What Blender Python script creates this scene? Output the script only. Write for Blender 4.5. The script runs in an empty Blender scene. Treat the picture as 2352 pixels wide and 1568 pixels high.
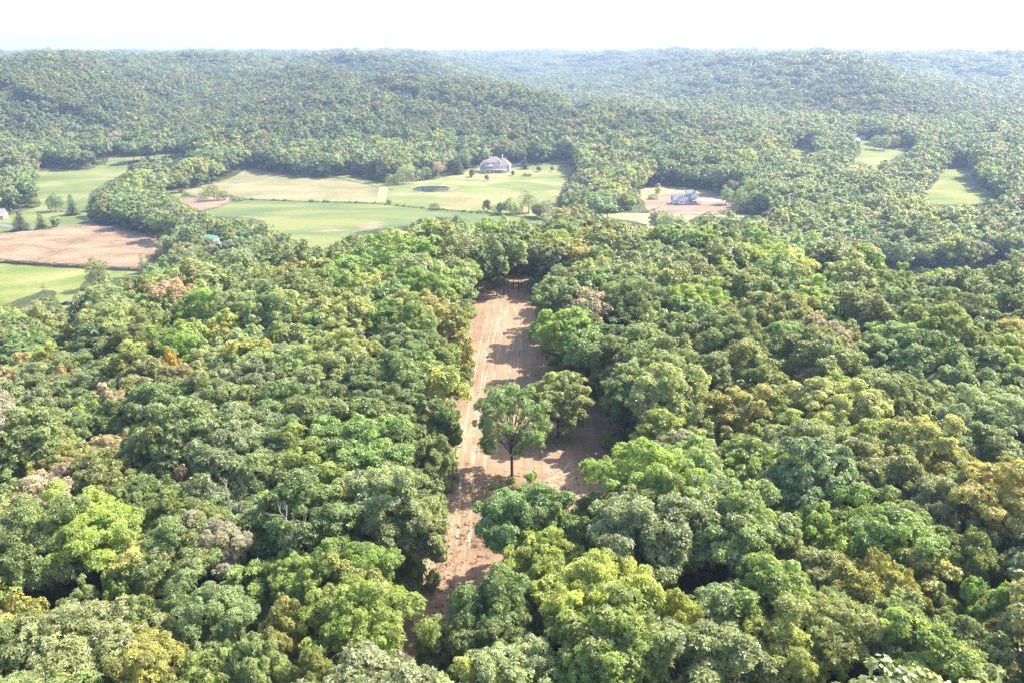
import bpy, bmesh, math, random
import numpy as np
from mathutils import Vector, Matrix
from mathutils.geometry import delaunay_2d_cdt

# ------------------------------------------------------------------ camera, light, exposure
S = bpy.context.scene
COL = S.collection
CAMZ = 70.0
PITCH = math.radians(20.0)
F = 1829.4            # focal length in photo units (photo 2352 units wide)
cd = bpy.data.cameras.new('camera'); cam = bpy.data.objects.new('camera', cd); COL.objects.link(cam)
cd.sensor_width = 36; cd.lens = 36 * F / 2352; cd.clip_start = 1; cd.clip_end = 60000
cam.location = (0, 0, CAMZ); cam.rotation_euler = (math.radians(90) - PITCH, 0, 0)
S.camera = cam
SUN_EL = math.radians(47); SUN_AZ = math.radians(61)      # azimuth clockwise from +Y (the view direction)
W = bpy.data.worlds.new('World'); S.world = W; W.use_nodes = True
wn = W.node_tree; bg = wn.nodes['Background']
sk = wn.nodes.new('ShaderNodeTexSky'); sk.sky_type = 'NISHITA'; sk.sun_disc = False
sk.sun_elevation = SUN_EL; sk.sun_rotation = SUN_AZ; sk.dust_density = 2.0; sk.air_density = 1.0; sk.ozone_density = 1.0
wn.links.new(sk.outputs[0], bg.inputs[0]); bg.inputs[1].default_value = 0.15
sd = bpy.data.lights.new('sun', 'SUN'); sd.energy = 4.6; sd.angle = math.radians(0.5); sd.color = (1.0, 0.93, 0.82)
sun = bpy.data.objects.new('sun', sd); COL.objects.link(sun)
sv = Vector((math.sin(SUN_AZ) * math.cos(SUN_EL), math.cos(SUN_AZ) * math.cos(SUN_EL), math.sin(SUN_EL)))
sun.rotation_euler = sv.to_track_quat('Z', 'Y').to_euler(); sun.location = (200, 100, 300)
S.view_settings.view_transform = 'Standard'; S.view_settings.look = 'None'
S.view_settings.gamma = 1; S.view_settings.use_curve_mapping = False
S.view_settings.exposure = 1.6
S.cycles.use_denoising = True; S.cycles.denoiser = 'OPENIMAGEDENOISE'; S.cycles.denoising_input_passes = 'RGB_ALBEDO_NORMAL'
S.cycles.max_bounces = 8; S.cycles.diffuse_bounces = 5; S.cycles.transmission_bounces = 5; S.cycles.volume_bounces = 1
HAZE_DENSITY = 0.000135

# ------------------------------------------------------------------ maths helpers
rnd = random.Random(7)
R0 = np.random.default_rng(11)
CP, SP = math.cos(PITCH), math.sin(PITCH)

def project(x, y, z):
    d = y * CP - (z - CAMZ) * SP
    u = y * SP + (z - CAMZ) * CP
    d = np.maximum(d, 1e-3) if isinstance(d, np.ndarray) else max(d, 1e-3)
    return 1176 + F * x / d, 784 - F * u / d, d

def ss(t):
    t = np.clip(t, 0, 1); return t * t * (3 - 2 * t)

def seg_dist(x, y, pts):
    """distance to a polyline, plus the arrays of the interpolated extra columns"""
    best = np.full(x.shape, 1e9); ex = None
    for a, b in zip(pts[:-1], pts[1:]):
        dx, dy = b[0] - a[0], b[1] - a[1]
        t = np.clip(((x - a[0]) * dx + (y - a[1]) * dy) / (dx * dx + dy * dy), 0, 1)
        d = np.hypot(x - a[0] - t * dx, y - a[1] - t * dy)
        m = d < best
        best = np.where(m, d, best)
        v = [a[k] + (b[k] - a[k]) * t for k in range(2, len(a))]
        ex = v if ex is None else [np.where(m, n, o) for n, o in zip(v, ex)]
    return best, ex

def in_poly(x, y, poly):
    ins = np.zeros(np.shape(x), bool); n = len(poly)
    for i in range(n):
        x1, y1 = poly[i]; x2, y2 = poly[(i + 1) % n]
        if y1 == y2: continue
        c = ((y1 > y) != (y2 > y)) & (x < (x2 - x1) * (y - y1) / (y2 - y1) + x1)
        ins ^= c
    return ins

def wav(x, y, L, s):
    """smooth value noise made of a few rotated sines"""
    r = np.random.default_rng(s); v = 0
    for k in range(5):
        a = r.uniform(0, 6.28); f = 6.283 / (L * r.uniform(.7, 1.4)); p = r.uniform(0, 6.28)
        v = v + np.sin((x * math.cos(a) + y * math.sin(a)) * f + p + 1.3 * np.sin((x * math.sin(a) - y * math.cos(a)) * f * .6 + p * 2))
    return v / 5 * 1.6

SPUR = [(-150, -400), (-136, 40), (-124, 138), (-100, 196), (-58, 244), (-15, 274), (50, 272), (98, 236), (148, 202), (212, 140), (255, 50), (270, -400)]
ANCH = np.array([(-350, 200, -30), (450, 200, -25), (-900, 600, 0), (-1000, 1000, 22), (-640, 1480, 46), (-150, 1300, 1), (120, 1230, -16), (-250, 1800, 38),
                 (0, 2200, 42), (250, 2600, 40), (600, 1620, 50), (880, 1720, 46), (430, 1300, 5), (1250, 1000, 36), (800, 700, 10),
                 (-1500, 2000, 42), (1700, 2100, 38), (-400, 3000, 38), (1200, 3000, 38), (2600, 3200, 22), (3300, 4500, 15), (2300, 2600, 30)], float)
STREAMS = [  # x, y, floor height, half width, slope width
    [(-1300, 250, -48, 150, 300), (-700, 420, -48, 170, 300), (-350, 520, -48, 190, 320), (-100, 640, -48, 200, 400), (100, 640, -48, 200, 400),
     (300, 600, -48, 180, 380), (500, 700, -48, 150, 300), (700, 560, -48, 120, 300), (1300, 420, -48, 120, 300)],
    [(-350, 520, -48, 150, 260), (-450, 780, -47, 110, 260), (-460, 880, -45, 60, 260), (-400, 1000, -38, 30, 230), (-420, 1160, -22, 10, 220), (-620, 1700, 25, 5, 200)],
    [(500, 700, -48, 110, 260), (420, 850, -47, 90, 260), (460, 1050, -45, 90, 280), (310, 1330, -42, 60, 330), (190, 1900, -36, 60, 420), (110, 2600, -14, 40, 450), (60, 3400, 10, 20, 400)],
    [(260, 1480, -40, 40, 300), (-60, 1620, -34, 30, 290), (-400, 1780, -14, 15, 240)],
    [(460, 1050, -44, 70, 260), (740, 1160, -42, 50, 300), (980, 1550, -32, 30, 330), (1180, 2200, -8, 20, 380)],
]
POND = (-73.0, 724.0, 17.0)

def H(x, y):
    x = np.asarray(x, float); y = np.asarray(y, float)
    sh = x.shape; x = x.ravel(); y = y.ravel()
    num = np.full(x.shape, 37.0 * 0.02); den = np.full(x.shape, 0.02)
    for ax, ay, az in ANCH:
        w = np.exp(-((x - ax) ** 2 + (y - ay) ** 2) / (2 * 300.0 ** 2)); num = num + w * az; den = den + w
    zt = num / den
    far = ss((np.hypot(x, y) - 900) / 1500)
    zt = zt + wav(x, y, 420, 3) * (5 + 7 * far) + wav(x, y, 190, 5) * (2 + 3 * far) + wav(x, y, 1600, 9) * 4 * ss((y - 2200) / 2500)
    z = zt
    for st in STREAMS:
        d, (zf, hw, sw) = seg_dist(x, y, st)
        zi = zf + (zt - zf) * ss((d - hw) / sw)
        z = np.minimum(z, zi)
    gl = np.abs(wav(x, y, 520, 61)); z = z - 17 * np.exp(-(gl / .2) ** 2) * ss((z + 34) / 40) * ss((np.hypot(x, y) - 900) / 300)
    # far creases of the plateau
    cr = np.abs(wav(x, y, 900, 21)); z = z - 38 * np.exp(-(cr / .16) ** 2) * ss((np.hypot(x, y) - 2300) / 900)
    ins = in_poly(x, y, SPUR); d, _ = seg_dist(x, y, SPUR + [SPUR[0]]); d = np.where(ins, 0, d)
    zs = -0.00022 * (x - 10) ** 2 - 0.00003 * y * y + .5 * wav(x, y, 90, 2)
    z = z + (zs - z) * (1 - ss(d / 135))
    dp = np.hypot(x - POND[0], y - POND[1]); zp = -46.6
    z = z + (zp - z) * (1 - ss((dp - 24) / 40)) - 1.6 * (1 - ss((dp - 13) / 7))
    return z.reshape(sh)

def hz(x, y): return float(H(np.array([x]), np.array([y]))[0])

TT = 45 * (12000 / 45) ** np.linspace(0, 1, 3000)
def unproj(px, py, zoff=0.0):
    dx = (px - 1176) / F; du = (784 - py) / F
    v = np.array([dx, CP + du * SP, -SP + du * CP])
    X, Y, Z = v[0] * TT, v[1] * TT, CAMZ + v[2] * TT
    g = Z - H(X, Y) - zoff
    i = int(np.argmax(g < 0)) if (g < 0).any() else len(TT) - 1
    t = TT[i]
    if i > 0 and g[i] < 0: t = TT[i - 1] + (TT[i] - TT[i - 1]) * g[i - 1] / (g[i - 1] - g[i])
    return float(v[0] * t), float(v[1] * t), float(CAMZ + v[2] * t)

# ------------------------------------------------------------------ mesh helpers
def link(o, parent=None):
    COL.objects.link(o)
    if parent is not None: o.parent = parent
    return o
def tag(o, label=None, cat=None, group=None, kind=None):
    if label: o['label'] = label
    if cat: o['category'] = cat
    if group: o['group'] = group
    if kind: o['kind'] = kind
    return o
def empty(name, loc, rz=0, label=None, cat=None, group=None):
    o = bpy.data.objects.new(name, None); o.location = loc; o.rotation_euler = (0, 0, rz); o.empty_display_size = 1
    link(o); return tag(o, label, cat, group)
def mesh_np(name, V, Fq, mats, matidx=None, attrs=None, smooth=False):
    me = bpy.data.meshes.new(name); V = np.asarray(V, np.float32); Fq = np.asarray(Fq, np.int32); k = Fq.shape[1]
    me.vertices.add(len(V)); me.vertices.foreach_set('co', V.ravel())
    me.loops.add(Fq.size); me.loops.foreach_set('vertex_index', Fq.ravel())
    me.polygons.add(len(Fq)); me.polygons.foreach_set('loop_start', np.arange(0, Fq.size, k, dtype=np.int32))
    if matidx is not None: me.polygons.foreach_set('material_index', np.asarray(matidx, np.int32))
    me.polygons.foreach_set('use_smooth', np.full(len(Fq), smooth))
    for m in mats: me.materials.append(m)
    for n, t, a in (attrs or []):
        at = me.attributes.new(n, t, 'POINT'); at.data.foreach_set('vector' if t == 'FLOAT_VECTOR' else 'value', np.asarray(a, np.float32).ravel())
    me.update(); me.validate(); return me
def obj(name, me, parent=None, loc=None, rz=None):
    o = bpy.data.objects.new(name, me); link(o, parent)
    if loc is not None: o.location = loc
    if rz is not None: o.rotation_euler = (0, 0, rz)
    return o

class MB:
    """collects polygons for one mesh"""
    def __init__(s): s.v = []; s.f = []
    def poly(s, pts):
        n = len(s.v); s.v += [tuple(p) for p in pts]; s.f.append(tuple(range(n, n + len(pts)))); return s
    def box(s, x0, x1, y0, y1, z0, z1):
        n = len(s.v)
        s.v += [(x0, y0, z0), (x1, y0, z0), (x1, y1, z0), (x0, y1, z0), (x0, y0, z1), (x1, y0, z1), (x1, y1, z1), (x0, y1, z1)]
        s.f += [tuple(n + i for i in q) for q in ((0, 3, 2, 1), (4, 5, 6, 7), (0, 1, 5, 4), (1, 2, 6, 5), (2, 3, 7, 6), (3, 0, 4, 7))]; return s
    def solid(s, pts, t):
        """polygon extruded by the vector t"""
        n = len(s.v); k = len(pts)
        s.v += [tuple(p) for p in pts] + [(p[0] + t[0], p[1] + t[1], p[2] + t[2]) for p in pts]
        s.f += [tuple(range(n, n + k)), tuple(range(n + 2 * k - 1, n + k - 1, -1))]
        for i in range(k):
            j = (i + 1) % k; s.f.append((n + i, n + k + i, n + k + j, n + j))
        return s
    def tube(s, pts, rad, k=6, cap=True):
        prev = None
        for i, p in enumerate(pts):
            a = Vector(pts[max(0, i - 1)]); b = Vector(pts[min(len(pts) - 1, i + 1)]); d = (b - a).normalized() if (b - a).length > 1e-6 else Vector((0, 0, 1))
            q = Vector((1, 0, 0)) if abs(d.x) < .8 else Vector((0, 1, 0))
            u = d.cross(q).normalized(); w = d.cross(u); n = len(s.v)
            for j in range(k):
                an = 6.2832 * j / k; c = Vector(p) + (u * math.cos(an) + w * math.sin(an)) * rad[i]; s.v.append(tuple(c))
            if prev is not None:
                for j in range(k):
                    s.f.append((prev + j, prev + (j + 1) % k, n + (j + 1) % k, n + j))
            prev = n
        if cap: s.f.append(tuple(prev + j for j in range(k)))
        return s
    def mesh(s, name, mat, smooth=False):
        me = bpy.data.meshes.new(name); me.from_pydata(s.v, [], s.f); me.materials.append(mat)
        bm = bmesh.new(); bm.from_mesh(me); bmesh.ops.recalc_face_normals(bm, faces=bm.faces); bm.to_mesh(me); bm.free()
        if smooth:
            for p in me.polygons: p.use_smooth = True
        return me
    def build(s, name, mat, parent=None, loc=None, rz=None, smooth=False):
        return obj(name, s.mesh(name, mat, smooth), parent, loc, rz)

# ------------------------------------------------------------------ materials
def new_mat(name):
    m = bpy.data.materials.new(name); m.use_nodes = True; nt = m.node_tree
    return m, nt, nt.nodes['Principled BSDF']
def nd(nt, t, **kw):
    n = nt.nodes.new(t)
    for k, v in kw.items(): setattr(n, k, v)
    return n
def plain(name, c, rough=.7, spec=.3, var=.12, scale=3.0, metal=0):
    m, nt, b = new_mat(name)
    no = nd(nt, 'ShaderNodeTexNoise'); no.inputs['Scale'].default_value = scale; no.inputs['Detail'].default_value = 4
    tc = nd(nt, 'ShaderNodeTexCoord'); nt.links.new(tc.outputs['Object'], no.inputs['Vector'])
    mx = nd(nt, 'ShaderNodeMix', data_type='RGBA'); nt.links.new(no.outputs['Fac'], mx.inputs['Factor'])
    mx.inputs['A'].default_value = (*[v * (1 - var) for v in c], 1); mx.inputs['B'].default_value = (*[min(1, v * (1 + var)) for v in c], 1)
    nt.links.new(mx.outputs['Result'], b.inputs['Base Color'])
    b.inputs['Roughness'].default_value = rough; b.inputs['Specular IOR Level'].default_value = spec; b.inputs['Metallic'].default_value = metal
    return m
def ground_mat(name, stops, scale=.03, fine=1.2, stretch=(1, 1), rot=0, bump=.3, spread=(.36, .62), fine_amt=.5, patches=None, ggain=.68):
    """layered noise ground: stops = list of colours, patches = [(x, y, rx, ry, colour)]"""
    m, nt, b = new_mat(name); L = nt.links.new
    tc = nd(nt, 'ShaderNodeTexCoord')
    mp = nd(nt, 'ShaderNodeMapping'); L(tc.outputs['Object'], mp.inputs['Vector'])
    mp.inputs['Scale'].default_value = (stretch[0], stretch[1], 1); mp.inputs['Rotation'].default_value = (0, 0, rot)
    n1 = nd(nt, 'ShaderNodeTexNoise'); n1.inputs['Scale'].default_value = scale; n1.inputs['Detail'].default_value = 6; n1.inputs['Distortion'].default_value = .6
    n2 = nd(nt, 'ShaderNodeTexNoise'); n2.inputs['Scale'].default_value = fine; n2.inputs['Detail'].default_value = 5; n2.inputs['Roughness'].default_value = .7
    L(mp.outputs[0], n1.inputs['Vector']); L(mp.outputs[0], n2.inputs['Vector'])
    ad = nd(nt, 'ShaderNodeMath', operation='MULTIPLY_ADD'); L(n2.outputs['Fac'], ad.inputs[0]); ad.inputs[1].default_value = fine_amt
    sb = nd(nt, 'ShaderNodeMath', operation='SUBTRACT'); L(n1.outputs['Fac'], sb.inputs[0]); sb.inputs[1].default_value = fine_amt * .5; L(sb.outputs[0], ad.inputs[2])
    cr = nd(nt, 'ShaderNodeValToRGB'); L(ad.outputs[0], cr.inputs[0]); e = cr.color_ramp.elements
    while len(e) < len(stops): e.new(.5)
    for i, c in enumerate(stops):
        e[i].position = spread[0] + (spread[1] - spread[0]) * i / (len(stops) - 1); e[i].color = (*[v * ggain for v in c], 1)
    out = cr.outputs['Color']
    n3 = nd(nt, 'ShaderNodeTexNoise'); n3.inputs['Scale'].default_value = .11; n3.inputs['Detail'].default_value = 6; n3.inputs['Distortion'].default_value = 1.2; L(mp.outputs[0], n3.inputs['Vector'])
    for (px, py, rx, ry, c) in (patches or []):
        sx = nd(nt, 'ShaderNodeMapping', vector_type='TEXTURE'); L(tc.outputs['Object'], sx.inputs['Vector']); sx.inputs['Location'].default_value = (px, py, 0); sx.inputs['Scale'].default_value = (rx, ry, 1e6)
        ln = nd(nt, 'ShaderNodeVectorMath', operation='LENGTH'); L(sx.outputs[0], ln.inputs[0])
        a2 = nd(nt, 'ShaderNodeMath', operation='MULTIPLY_ADD'); L(n2.outputs['Fac'], a2.inputs[0]); a2.inputs[1].default_value = 1.6; L(ln.outputs['Value'], a2.inputs[2])
        a3 = nd(nt, 'ShaderNodeMath', operation='MULTIPLY_ADD'); L(n3.outputs['Fac'], a3.inputs[0]); a3.inputs[1].default_value = 4.2; L(a2.outputs[0], a3.inputs[2])
        rg = nd(nt, 'ShaderNodeMapRange'); L(a3.outputs[0], rg.inputs['Value']); rg.inputs['From Min'].default_value = 3.9; rg.inputs['From Max'].default_value = 3.1; rg.inputs['To Max'].default_value = .75
        mx = nd(nt, 'ShaderNodeMix', data_type='RGBA'); L(rg.outputs[0], mx.inputs['Factor']); L(out, mx.inputs['A']); mx.inputs['B'].default_value = (*[v * ggain for v in c], 1); out = mx.outputs['Result']
    L(out, b.inputs['Base Color']); b.inputs['Roughness'].default_value = .95; b.inputs['Specular IOR Level'].default_value = .1
    if bump:
        bp = nd(nt, 'ShaderNodeBump'); bp.inputs['Strength'].default_value = bump; bp.inputs['Distance'].default_value = .5; L(n2.outputs['Fac'], bp.inputs['Height']); L(bp.outputs[0], b.inputs['Normal'])
    return m

def leaf_mat(name, transl=.42, rough=.42, spec=.6):
    m, nt, b = new_mat(name); L = nt.links.new
    ti = nd(nt, 'ShaderNodeAttribute', attribute_type='INSTANCER', attribute_name='tint')
    au = nd(nt, 'ShaderNodeAttribute', attribute_type='INSTANCER', attribute_name='autumn')
    va = nd(nt, 'ShaderNodeAttribute', attribute_type='GEOMETRY', attribute_name='leafvar')
    sp = nd(nt, 'ShaderNodeSeparateXYZ'); L(va.outputs['Vector'], sp.inputs[0])
    # brightness varies from leaf to leaf and from bough to bough
    m1 = nd(nt, 'ShaderNodeMath', operation='MULTIPLY_ADD'); L(sp.outputs[0], m1.inputs[0]); m1.inputs[1].default_value = .65; m1.inputs[2].default_value = .5
    m2 = nd(nt, 'ShaderNodeMath', operation='MULTIPLY_ADD'); L(sp.outputs[1], m2.inputs[0]); m2.inputs[1].default_value = .55; L(m1.outputs[0], m2.inputs[2])
    vm = nd(nt, 'ShaderNodeVectorMath', operation='SCALE'); L(ti.outputs['Color'], vm.inputs[0]); L(m2.outputs[0], vm.inputs['Scale'])
    # some boughs turned: bough value below the autumn share
    sm = nd(nt, 'ShaderNodeMath', operation='MULTIPLY_ADD'); L(sp.outputs[0], sm.inputs[0]); sm.inputs[1].default_value = .45
    s2 = nd(nt, 'ShaderNodeMath', operation='MULTIPLY'); L(sp.outputs[2], s2.inputs[0]); s2.inputs[1].default_value = .55; L(s2.outputs[0], sm.inputs[2])
    df = nd(nt, 'ShaderNodeMath', operation='SUBTRACT'); L(au.outputs['Fac'], df.inputs[0]); L(sm.outputs[0], df.inputs[1])
    mr = nd(nt, 'ShaderNodeMapRange'); L(df.outputs[0], mr.inputs['Value']); mr.inputs['From Min'].default_value = -.08; mr.inputs['From Max'].default_value = .08; mr.inputs['To Max'].default_value = .7
    mx = nd(nt, 'ShaderNodeMix', data_type='RGBA'); L(mr.outputs[0], mx.inputs['Factor']); L(vm.outputs[0], mx.inputs['A']); mx.inputs['B'].default_value = (.30, .19, .06, 1)
    L(mx.outputs['Result'], b.inputs['Base Color']); b.inputs['Roughness'].default_value = rough; b.inputs['Specular IOR Level'].default_value = spec
    tr = nd(nt, 'ShaderNodeBsdfTranslucent')
    tc = nd(nt, 'ShaderNodeVectorMath', operation='MULTIPLY'); L(mx.outputs['Result'], tc.inputs[0]); tc.inputs[1].default_value = (1.6, 1.5, .65); L(tc.outputs[0], tr.inputs['Color'])
    ms = nd(nt, 'ShaderNodeMixShader'); ms.inputs[0].default_value = transl; L(b.outputs[0], ms.inputs[1]); L(tr.outputs[0], ms.inputs[2])
    L(ms.outputs[0], nt.nodes['Material Output'].inputs['Surface'])
    return m
M_LEAF = leaf_mat('leaves')
M_NEEDLE = leaf_mat('needles', .15, .5, .3)
M_BARK = plain('bark', (.10, .08, .06), .9, .1, .4, 2)
M_DEADWOOD = plain('dead_wood', (.28, .25, .22), .85, .1, .25, 2)
M_FLOOR = ground_mat('forest_floor', [(.05, .05, .028), (.095, .078, .048), (.15, .115, .075)], .05, 1.0)
M_FAR = ground_mat('forest_ground', [(.02, .03, .014), (.04, .05, .024), (.06, .065, .035)], .02, .12, bump=0)

# ------------------------------------------------------------------ the ground as one sheet
M_WEED = ground_mat('rough_grass', [(.045, .065, .022), (.085, .11, .04), (.15, .15, .065)], .05, .7)
def build_terrain():
    ang = np.concatenate([np.radians(np.arange(-50, 50.01, .5)), np.radians(np.arange(54, 306.1, 4))])
    rad = [0.0, 12.0]
    while rad[-1] < 15000: rad.append(rad[-1] + max(5.0, rad[-1] * .0115))
    rad = np.array(rad); na, nr = len(ang), len(rad)
    A, Rr = np.meshgrid(ang, rad); X = Rr * np.sin(A); Y = Rr * np.cos(A); Z = H(X, Y)
    V = np.stack([X.ravel(), Y.ravel(), Z.ravel()], 1)
    i = np.arange(nr - 1)[:, None]; j = np.arange(na)[None]; j2 = (j + 1) % na
    Q = np.stack([i * na + j, i * na + j2, (i + 1) * na + j2, (i + 1) * na + j], -1).reshape(-1, 4)
    Q = Q[na:]  # ring 0 is a single point; close it with a fan of quads' degenerate-free triangles
    me = mesh_np('ground', V, Q, [M_FLOOR, M_FAR, M_WEED], np.where(np.repeat(rad[1:-1], na) > 1500, 1, np.where((Z[1:-1].ravel() < -13) & (np.repeat(rad[1:-1], na) > 150), 2, 0)), smooth=True)
    o = obj('ground', me); tag(o, 'wooded hills and valley floor', kind='structure')
build_terrain()

def sheet(name, pix, mat, dz, step=6.0, label=None, world=False, jitter=1.2, kind='structure', skirt=0):
    """a sheet draped on the ground inside an outline"""
    pts = [tuple(p) for p in pix] if world else [unproj(*p)[:2] for p in pix]
    dense = []
    rr = random.Random(len(pts) * 7 + int(abs(pts[0][0])))
    for a, b in zip(pts, pts[1:] + pts[:1]):
        n = max(1, int(math.hypot(a[0] - b[0], a[1] - b[1]) / step))
        for k in range(n):
            t = k / n; dense.append(Vector((a[0] + (b[0] - a[0]) * t + rr.uniform(-1, 1) * jitter * (k > 0), a[1] + (b[1] - a[1]) * t + rr.uniform(-1, 1) * jitter * (k > 0))))
    xs = [p.x for p in dense]; ys = [p.y for p in dense]
    gx, gy = np.meshgrid(np.arange(min(xs), max(xs), step), np.arange(min(ys), max(ys), step)); gx = gx.ravel(); gy = gy.ravel()
    m = in_poly(gx, gy, [(p.x, p.y) for p in dense]); gx, gy = gx[m], gy[m]
    n = len(dense)
    allp = dense + [Vector((float(a), float(b))) for a, b in zip(gx, gy)]
    ov, _, of, _, _, _ = delaunay_2d_cdt(allp, [(i, (i + 1) % n) for i in range(n)], [], 1, 1e-4)
    X = np.array([p.x for p in ov]); Y = np.array([p.y for p in ov]); Z = H(X, Y) + dz
    me = bpy.data.meshes.new(name); me.from_pydata(list(zip(X, Y, Z)), [], [tuple(f) for f in of]); me.materials.append(mat)
    bm = bmesh.new(); bm.from_mesh(me)
    for f in bm.faces:
        if f.normal.z < 0: f.normal_flip()
    if skirt:
        ed = [e for e in bm.edges if e.is_boundary]; g = bmesh.ops.extrude_edge_only(bm, edges=ed)['geom']
        for v in [q for q in g if isinstance(q, bmesh.types.BMVert)]: v.co.z -= skirt
    bm.to_mesh(me); bm.free()
    for p in me.polygons: p.use_smooth = True
    o = obj(name, me); tag(o, label, kind=kind); return o, pts

# visible outlines of the open ground in the photograph
P_MEADOW = [(92, 388), (200, 391), (246, 374), (252, 361), (342, 359), (425, 350), (425, 362), (345, 366), (296, 372), (290, 396), (238, 424), (208, 441), (197, 480), (215, 512), (257, 526), (325, 538), (378, 548),
            (376, 556), (342, 546), (222, 525), (171, 525), (103, 534), (0, 545), (-60, 549), (-60, 507), (0, 505), (32, 490), (94, 475), (85, 441), (82, 393)]
P_CORN = [(-60, 549), (0, 543), (103, 533), (171, 525), (222, 525), (342, 547), (378, 560), (374, 585), (340, 600), (318, 622), (188, 615), (0, 603), (-60, 599)]
P_NEAR = [(-60, 603), (0, 607), (188, 619), (320, 626), (320, 634), (250, 640), (222, 625), (205, 632), (190, 650), (186, 668), (165, 690), (160, 705), (163, 730), (168, 765), (158, 768), (149, 735), (144, 700), (132, 690), (122, 668), (100, 668), (67, 680), (0, 705), (-60, 712)]
P_TAN = [(579, 386), (620, 396), (669, 404), (720, 408), (773, 410), (872, 431), (861, 466), (718, 463), (562, 457), (533, 448), (509, 452), (465, 454), (425, 447), (416, 440), (474, 426), (509, 418), (560, 394)]
P_TANG = [(379, 441), (400, 437), (425, 447), (436, 455), (413, 459)]
P_LOT = [(416, 459), (440, 455), (465, 454), (534, 455), (531, 463), (507, 474), (464, 485), (447, 478), (420, 468)]
P_GREEN = [(535, 460), (562, 459), (718, 465), (861, 468), (985, 480), (1060, 486), (1122, 490), (1200, 500), (1254, 508), (1262, 518), (1200, 512), (1120, 503), (1082, 518), (1058, 502), (1000, 499), (932, 519), (822, 533), (780, 560), (740, 572), (712, 570),
           (669, 550), (644, 533), (601, 507), (550, 498), (493, 498), (462, 488), (507, 476)]
P_YARD = [(773, 408), (800, 403), (872, 420), (949, 419), (991, 413), (1031, 406), (1067, 396), (1078, 388), (1100, 384), (1175, 378), (1235, 379), (1298, 374), (1327, 377), (1322, 392), (1310, 404), (1298, 427), (1276, 462),
          (1283, 481), (1266, 500), (1254, 507), (1200, 499), (1122, 489), (985, 479), (861, 467), (872, 431)]
P_LAWN2 = [(1476, 430), (1500, 428), (1560, 430), (1649, 441), (1649, 447), (1510, 447), (1479, 462), (1470, 455)]
P_DIRT2 = [(1479, 462), (1495, 452), (1510, 447), (1600, 444), (1649, 446), (1680, 452), (1700, 468), (1708, 484), (1680, 488), (1632, 494), (1558, 494), (1495, 490), (1483, 478)]
P_YEL = [(1372, 491), (1420, 489), (1496, 491), (1606, 495), (1751, 494), (1765, 502), (1700, 500), (1602, 497), (1572, 514), (1552, 505), (1520, 497), (1504, 507), (1502, 535), (1488, 535), (1491, 518), (1452, 508), (1392, 501)]
P_FA = [(1806, 339), (1840, 338), (1872, 343), (1870, 352), (1845, 366), (1832, 366), (1822, 352)]
P_FB = [(1979, 345), (1975, 325), (2000, 318), (2010, 330), (2049, 345), (2097, 331), (2100, 337), (2058, 363), (2030, 373), (2014, 396), (2007, 390), (1955, 371), (1974, 357)]
P_FC = [(2161, 392), (2200, 387), (2226, 387), (2234, 396), (2228, 408), (2250, 432), (2300, 460), (2293, 469), (2231, 473), (2140, 470), (2121, 443), (2151, 419)]
P_VALE = [(1280, 212), (1303, 199), (1327, 204), (1307, 214), (1300, 226)]
P_VALE2 = [(1303, 240), (1318, 238), (1345, 250), (1330, 252)]
P_RED = [(2030, 614), (2060, 611), (2085, 624), (2050, 628)]
P_CREEK = [(1880, 610), (2080, 616), (2330, 602), (2358, 606), (2330, 611), (2080, 626), (1885, 617)]
P_CLEAR = [(1094, 676), (1136, 659), (1180, 640), (1212, 626), (1230, 634), (1226, 700), (1246, 756), (1256, 830), (1262, 870), (1340, 915), (1414, 945), (1418, 990), (1410, 1051), (1385, 1095), (1340, 1115), (1279, 1140), (1230, 1115),
           (1140, 1100), (1110, 1120), (1120, 1160), (1100, 1215), (1065, 1260), (1040, 1280), (1060, 1300), (1040, 1340), (1050, 1390), (990, 1405), (985, 1380), (1000, 1260), (1042, 1240), (1052, 1180), (1043, 1093), (1031, 1030), (1028, 937), (1077, 895), (1069, 798), (1085, 715)]
OPEN = [P_MEADOW, P_CORN, P_NEAR, P_TAN, P_TANG, P_LOT, P_GREEN, P_YARD, P_LAWN2, P_DIRT2, P_YEL, P_FA, P_FB, P_FC, P_VALE, P_VALE2, P_RED, P_CREEK, P_CLEAR]
GROUND_ONLY = [[(985, 1500), (1100, 1120), (1290, 1110), (1415, 1060), (1418, 945), (1300, 880), (1240, 860), (1150, 1060), (1060, 1290), (1060, 1500)]]

def uw(px, py): return unproj(px, py)[:2]
gA, gB, gC, gD = (.20, .235, .075), (.28, .29, .12), (.33, .31, .17), (.14, .19, .06)
pt = []
for (a, b, rx, ry, c) in [(850, 520, 9, 20, (.40, .28, .19)), (768, 530, 12, 9, (.38, .29, .19)), (615, 502, 22, 9, (.36, .28, .18)), (735, 532, 7, 5, (.38, .28, .18))]:
    q = uw(a, b); pt.append((q[0], q[1], rx, ry, c))
M_MEADOW = ground_mat('meadow_grass', [gD, gA, gB], .018, .8, (1, 1.6), bump=.15)
M_NEARM = ground_mat('mown_grass', [(.16, .215, .05), (.23, .27, .075), (.32, .32, .12)], .02, .7, (1, 1.3), bump=.15)
M_TANP = ground_mat('dry_pasture_grass', [(.20, .205, .09), (.28, .262, .13), (.38, .31, .17)], .02, .6, (1, 1.4), fine_amt=.8)
M_GREENF = ground_mat('crop_field_green', [(.115, .175, .075), (.175, .22, .08), (.27, .28, .09)], .012, .5, (.7, 2.2), rot=-.12, fine_amt=.6, patches=pt)
q = uw(1055, 460); q2 = uw(1098, 474); q3 = uw(930, 455)
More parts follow.
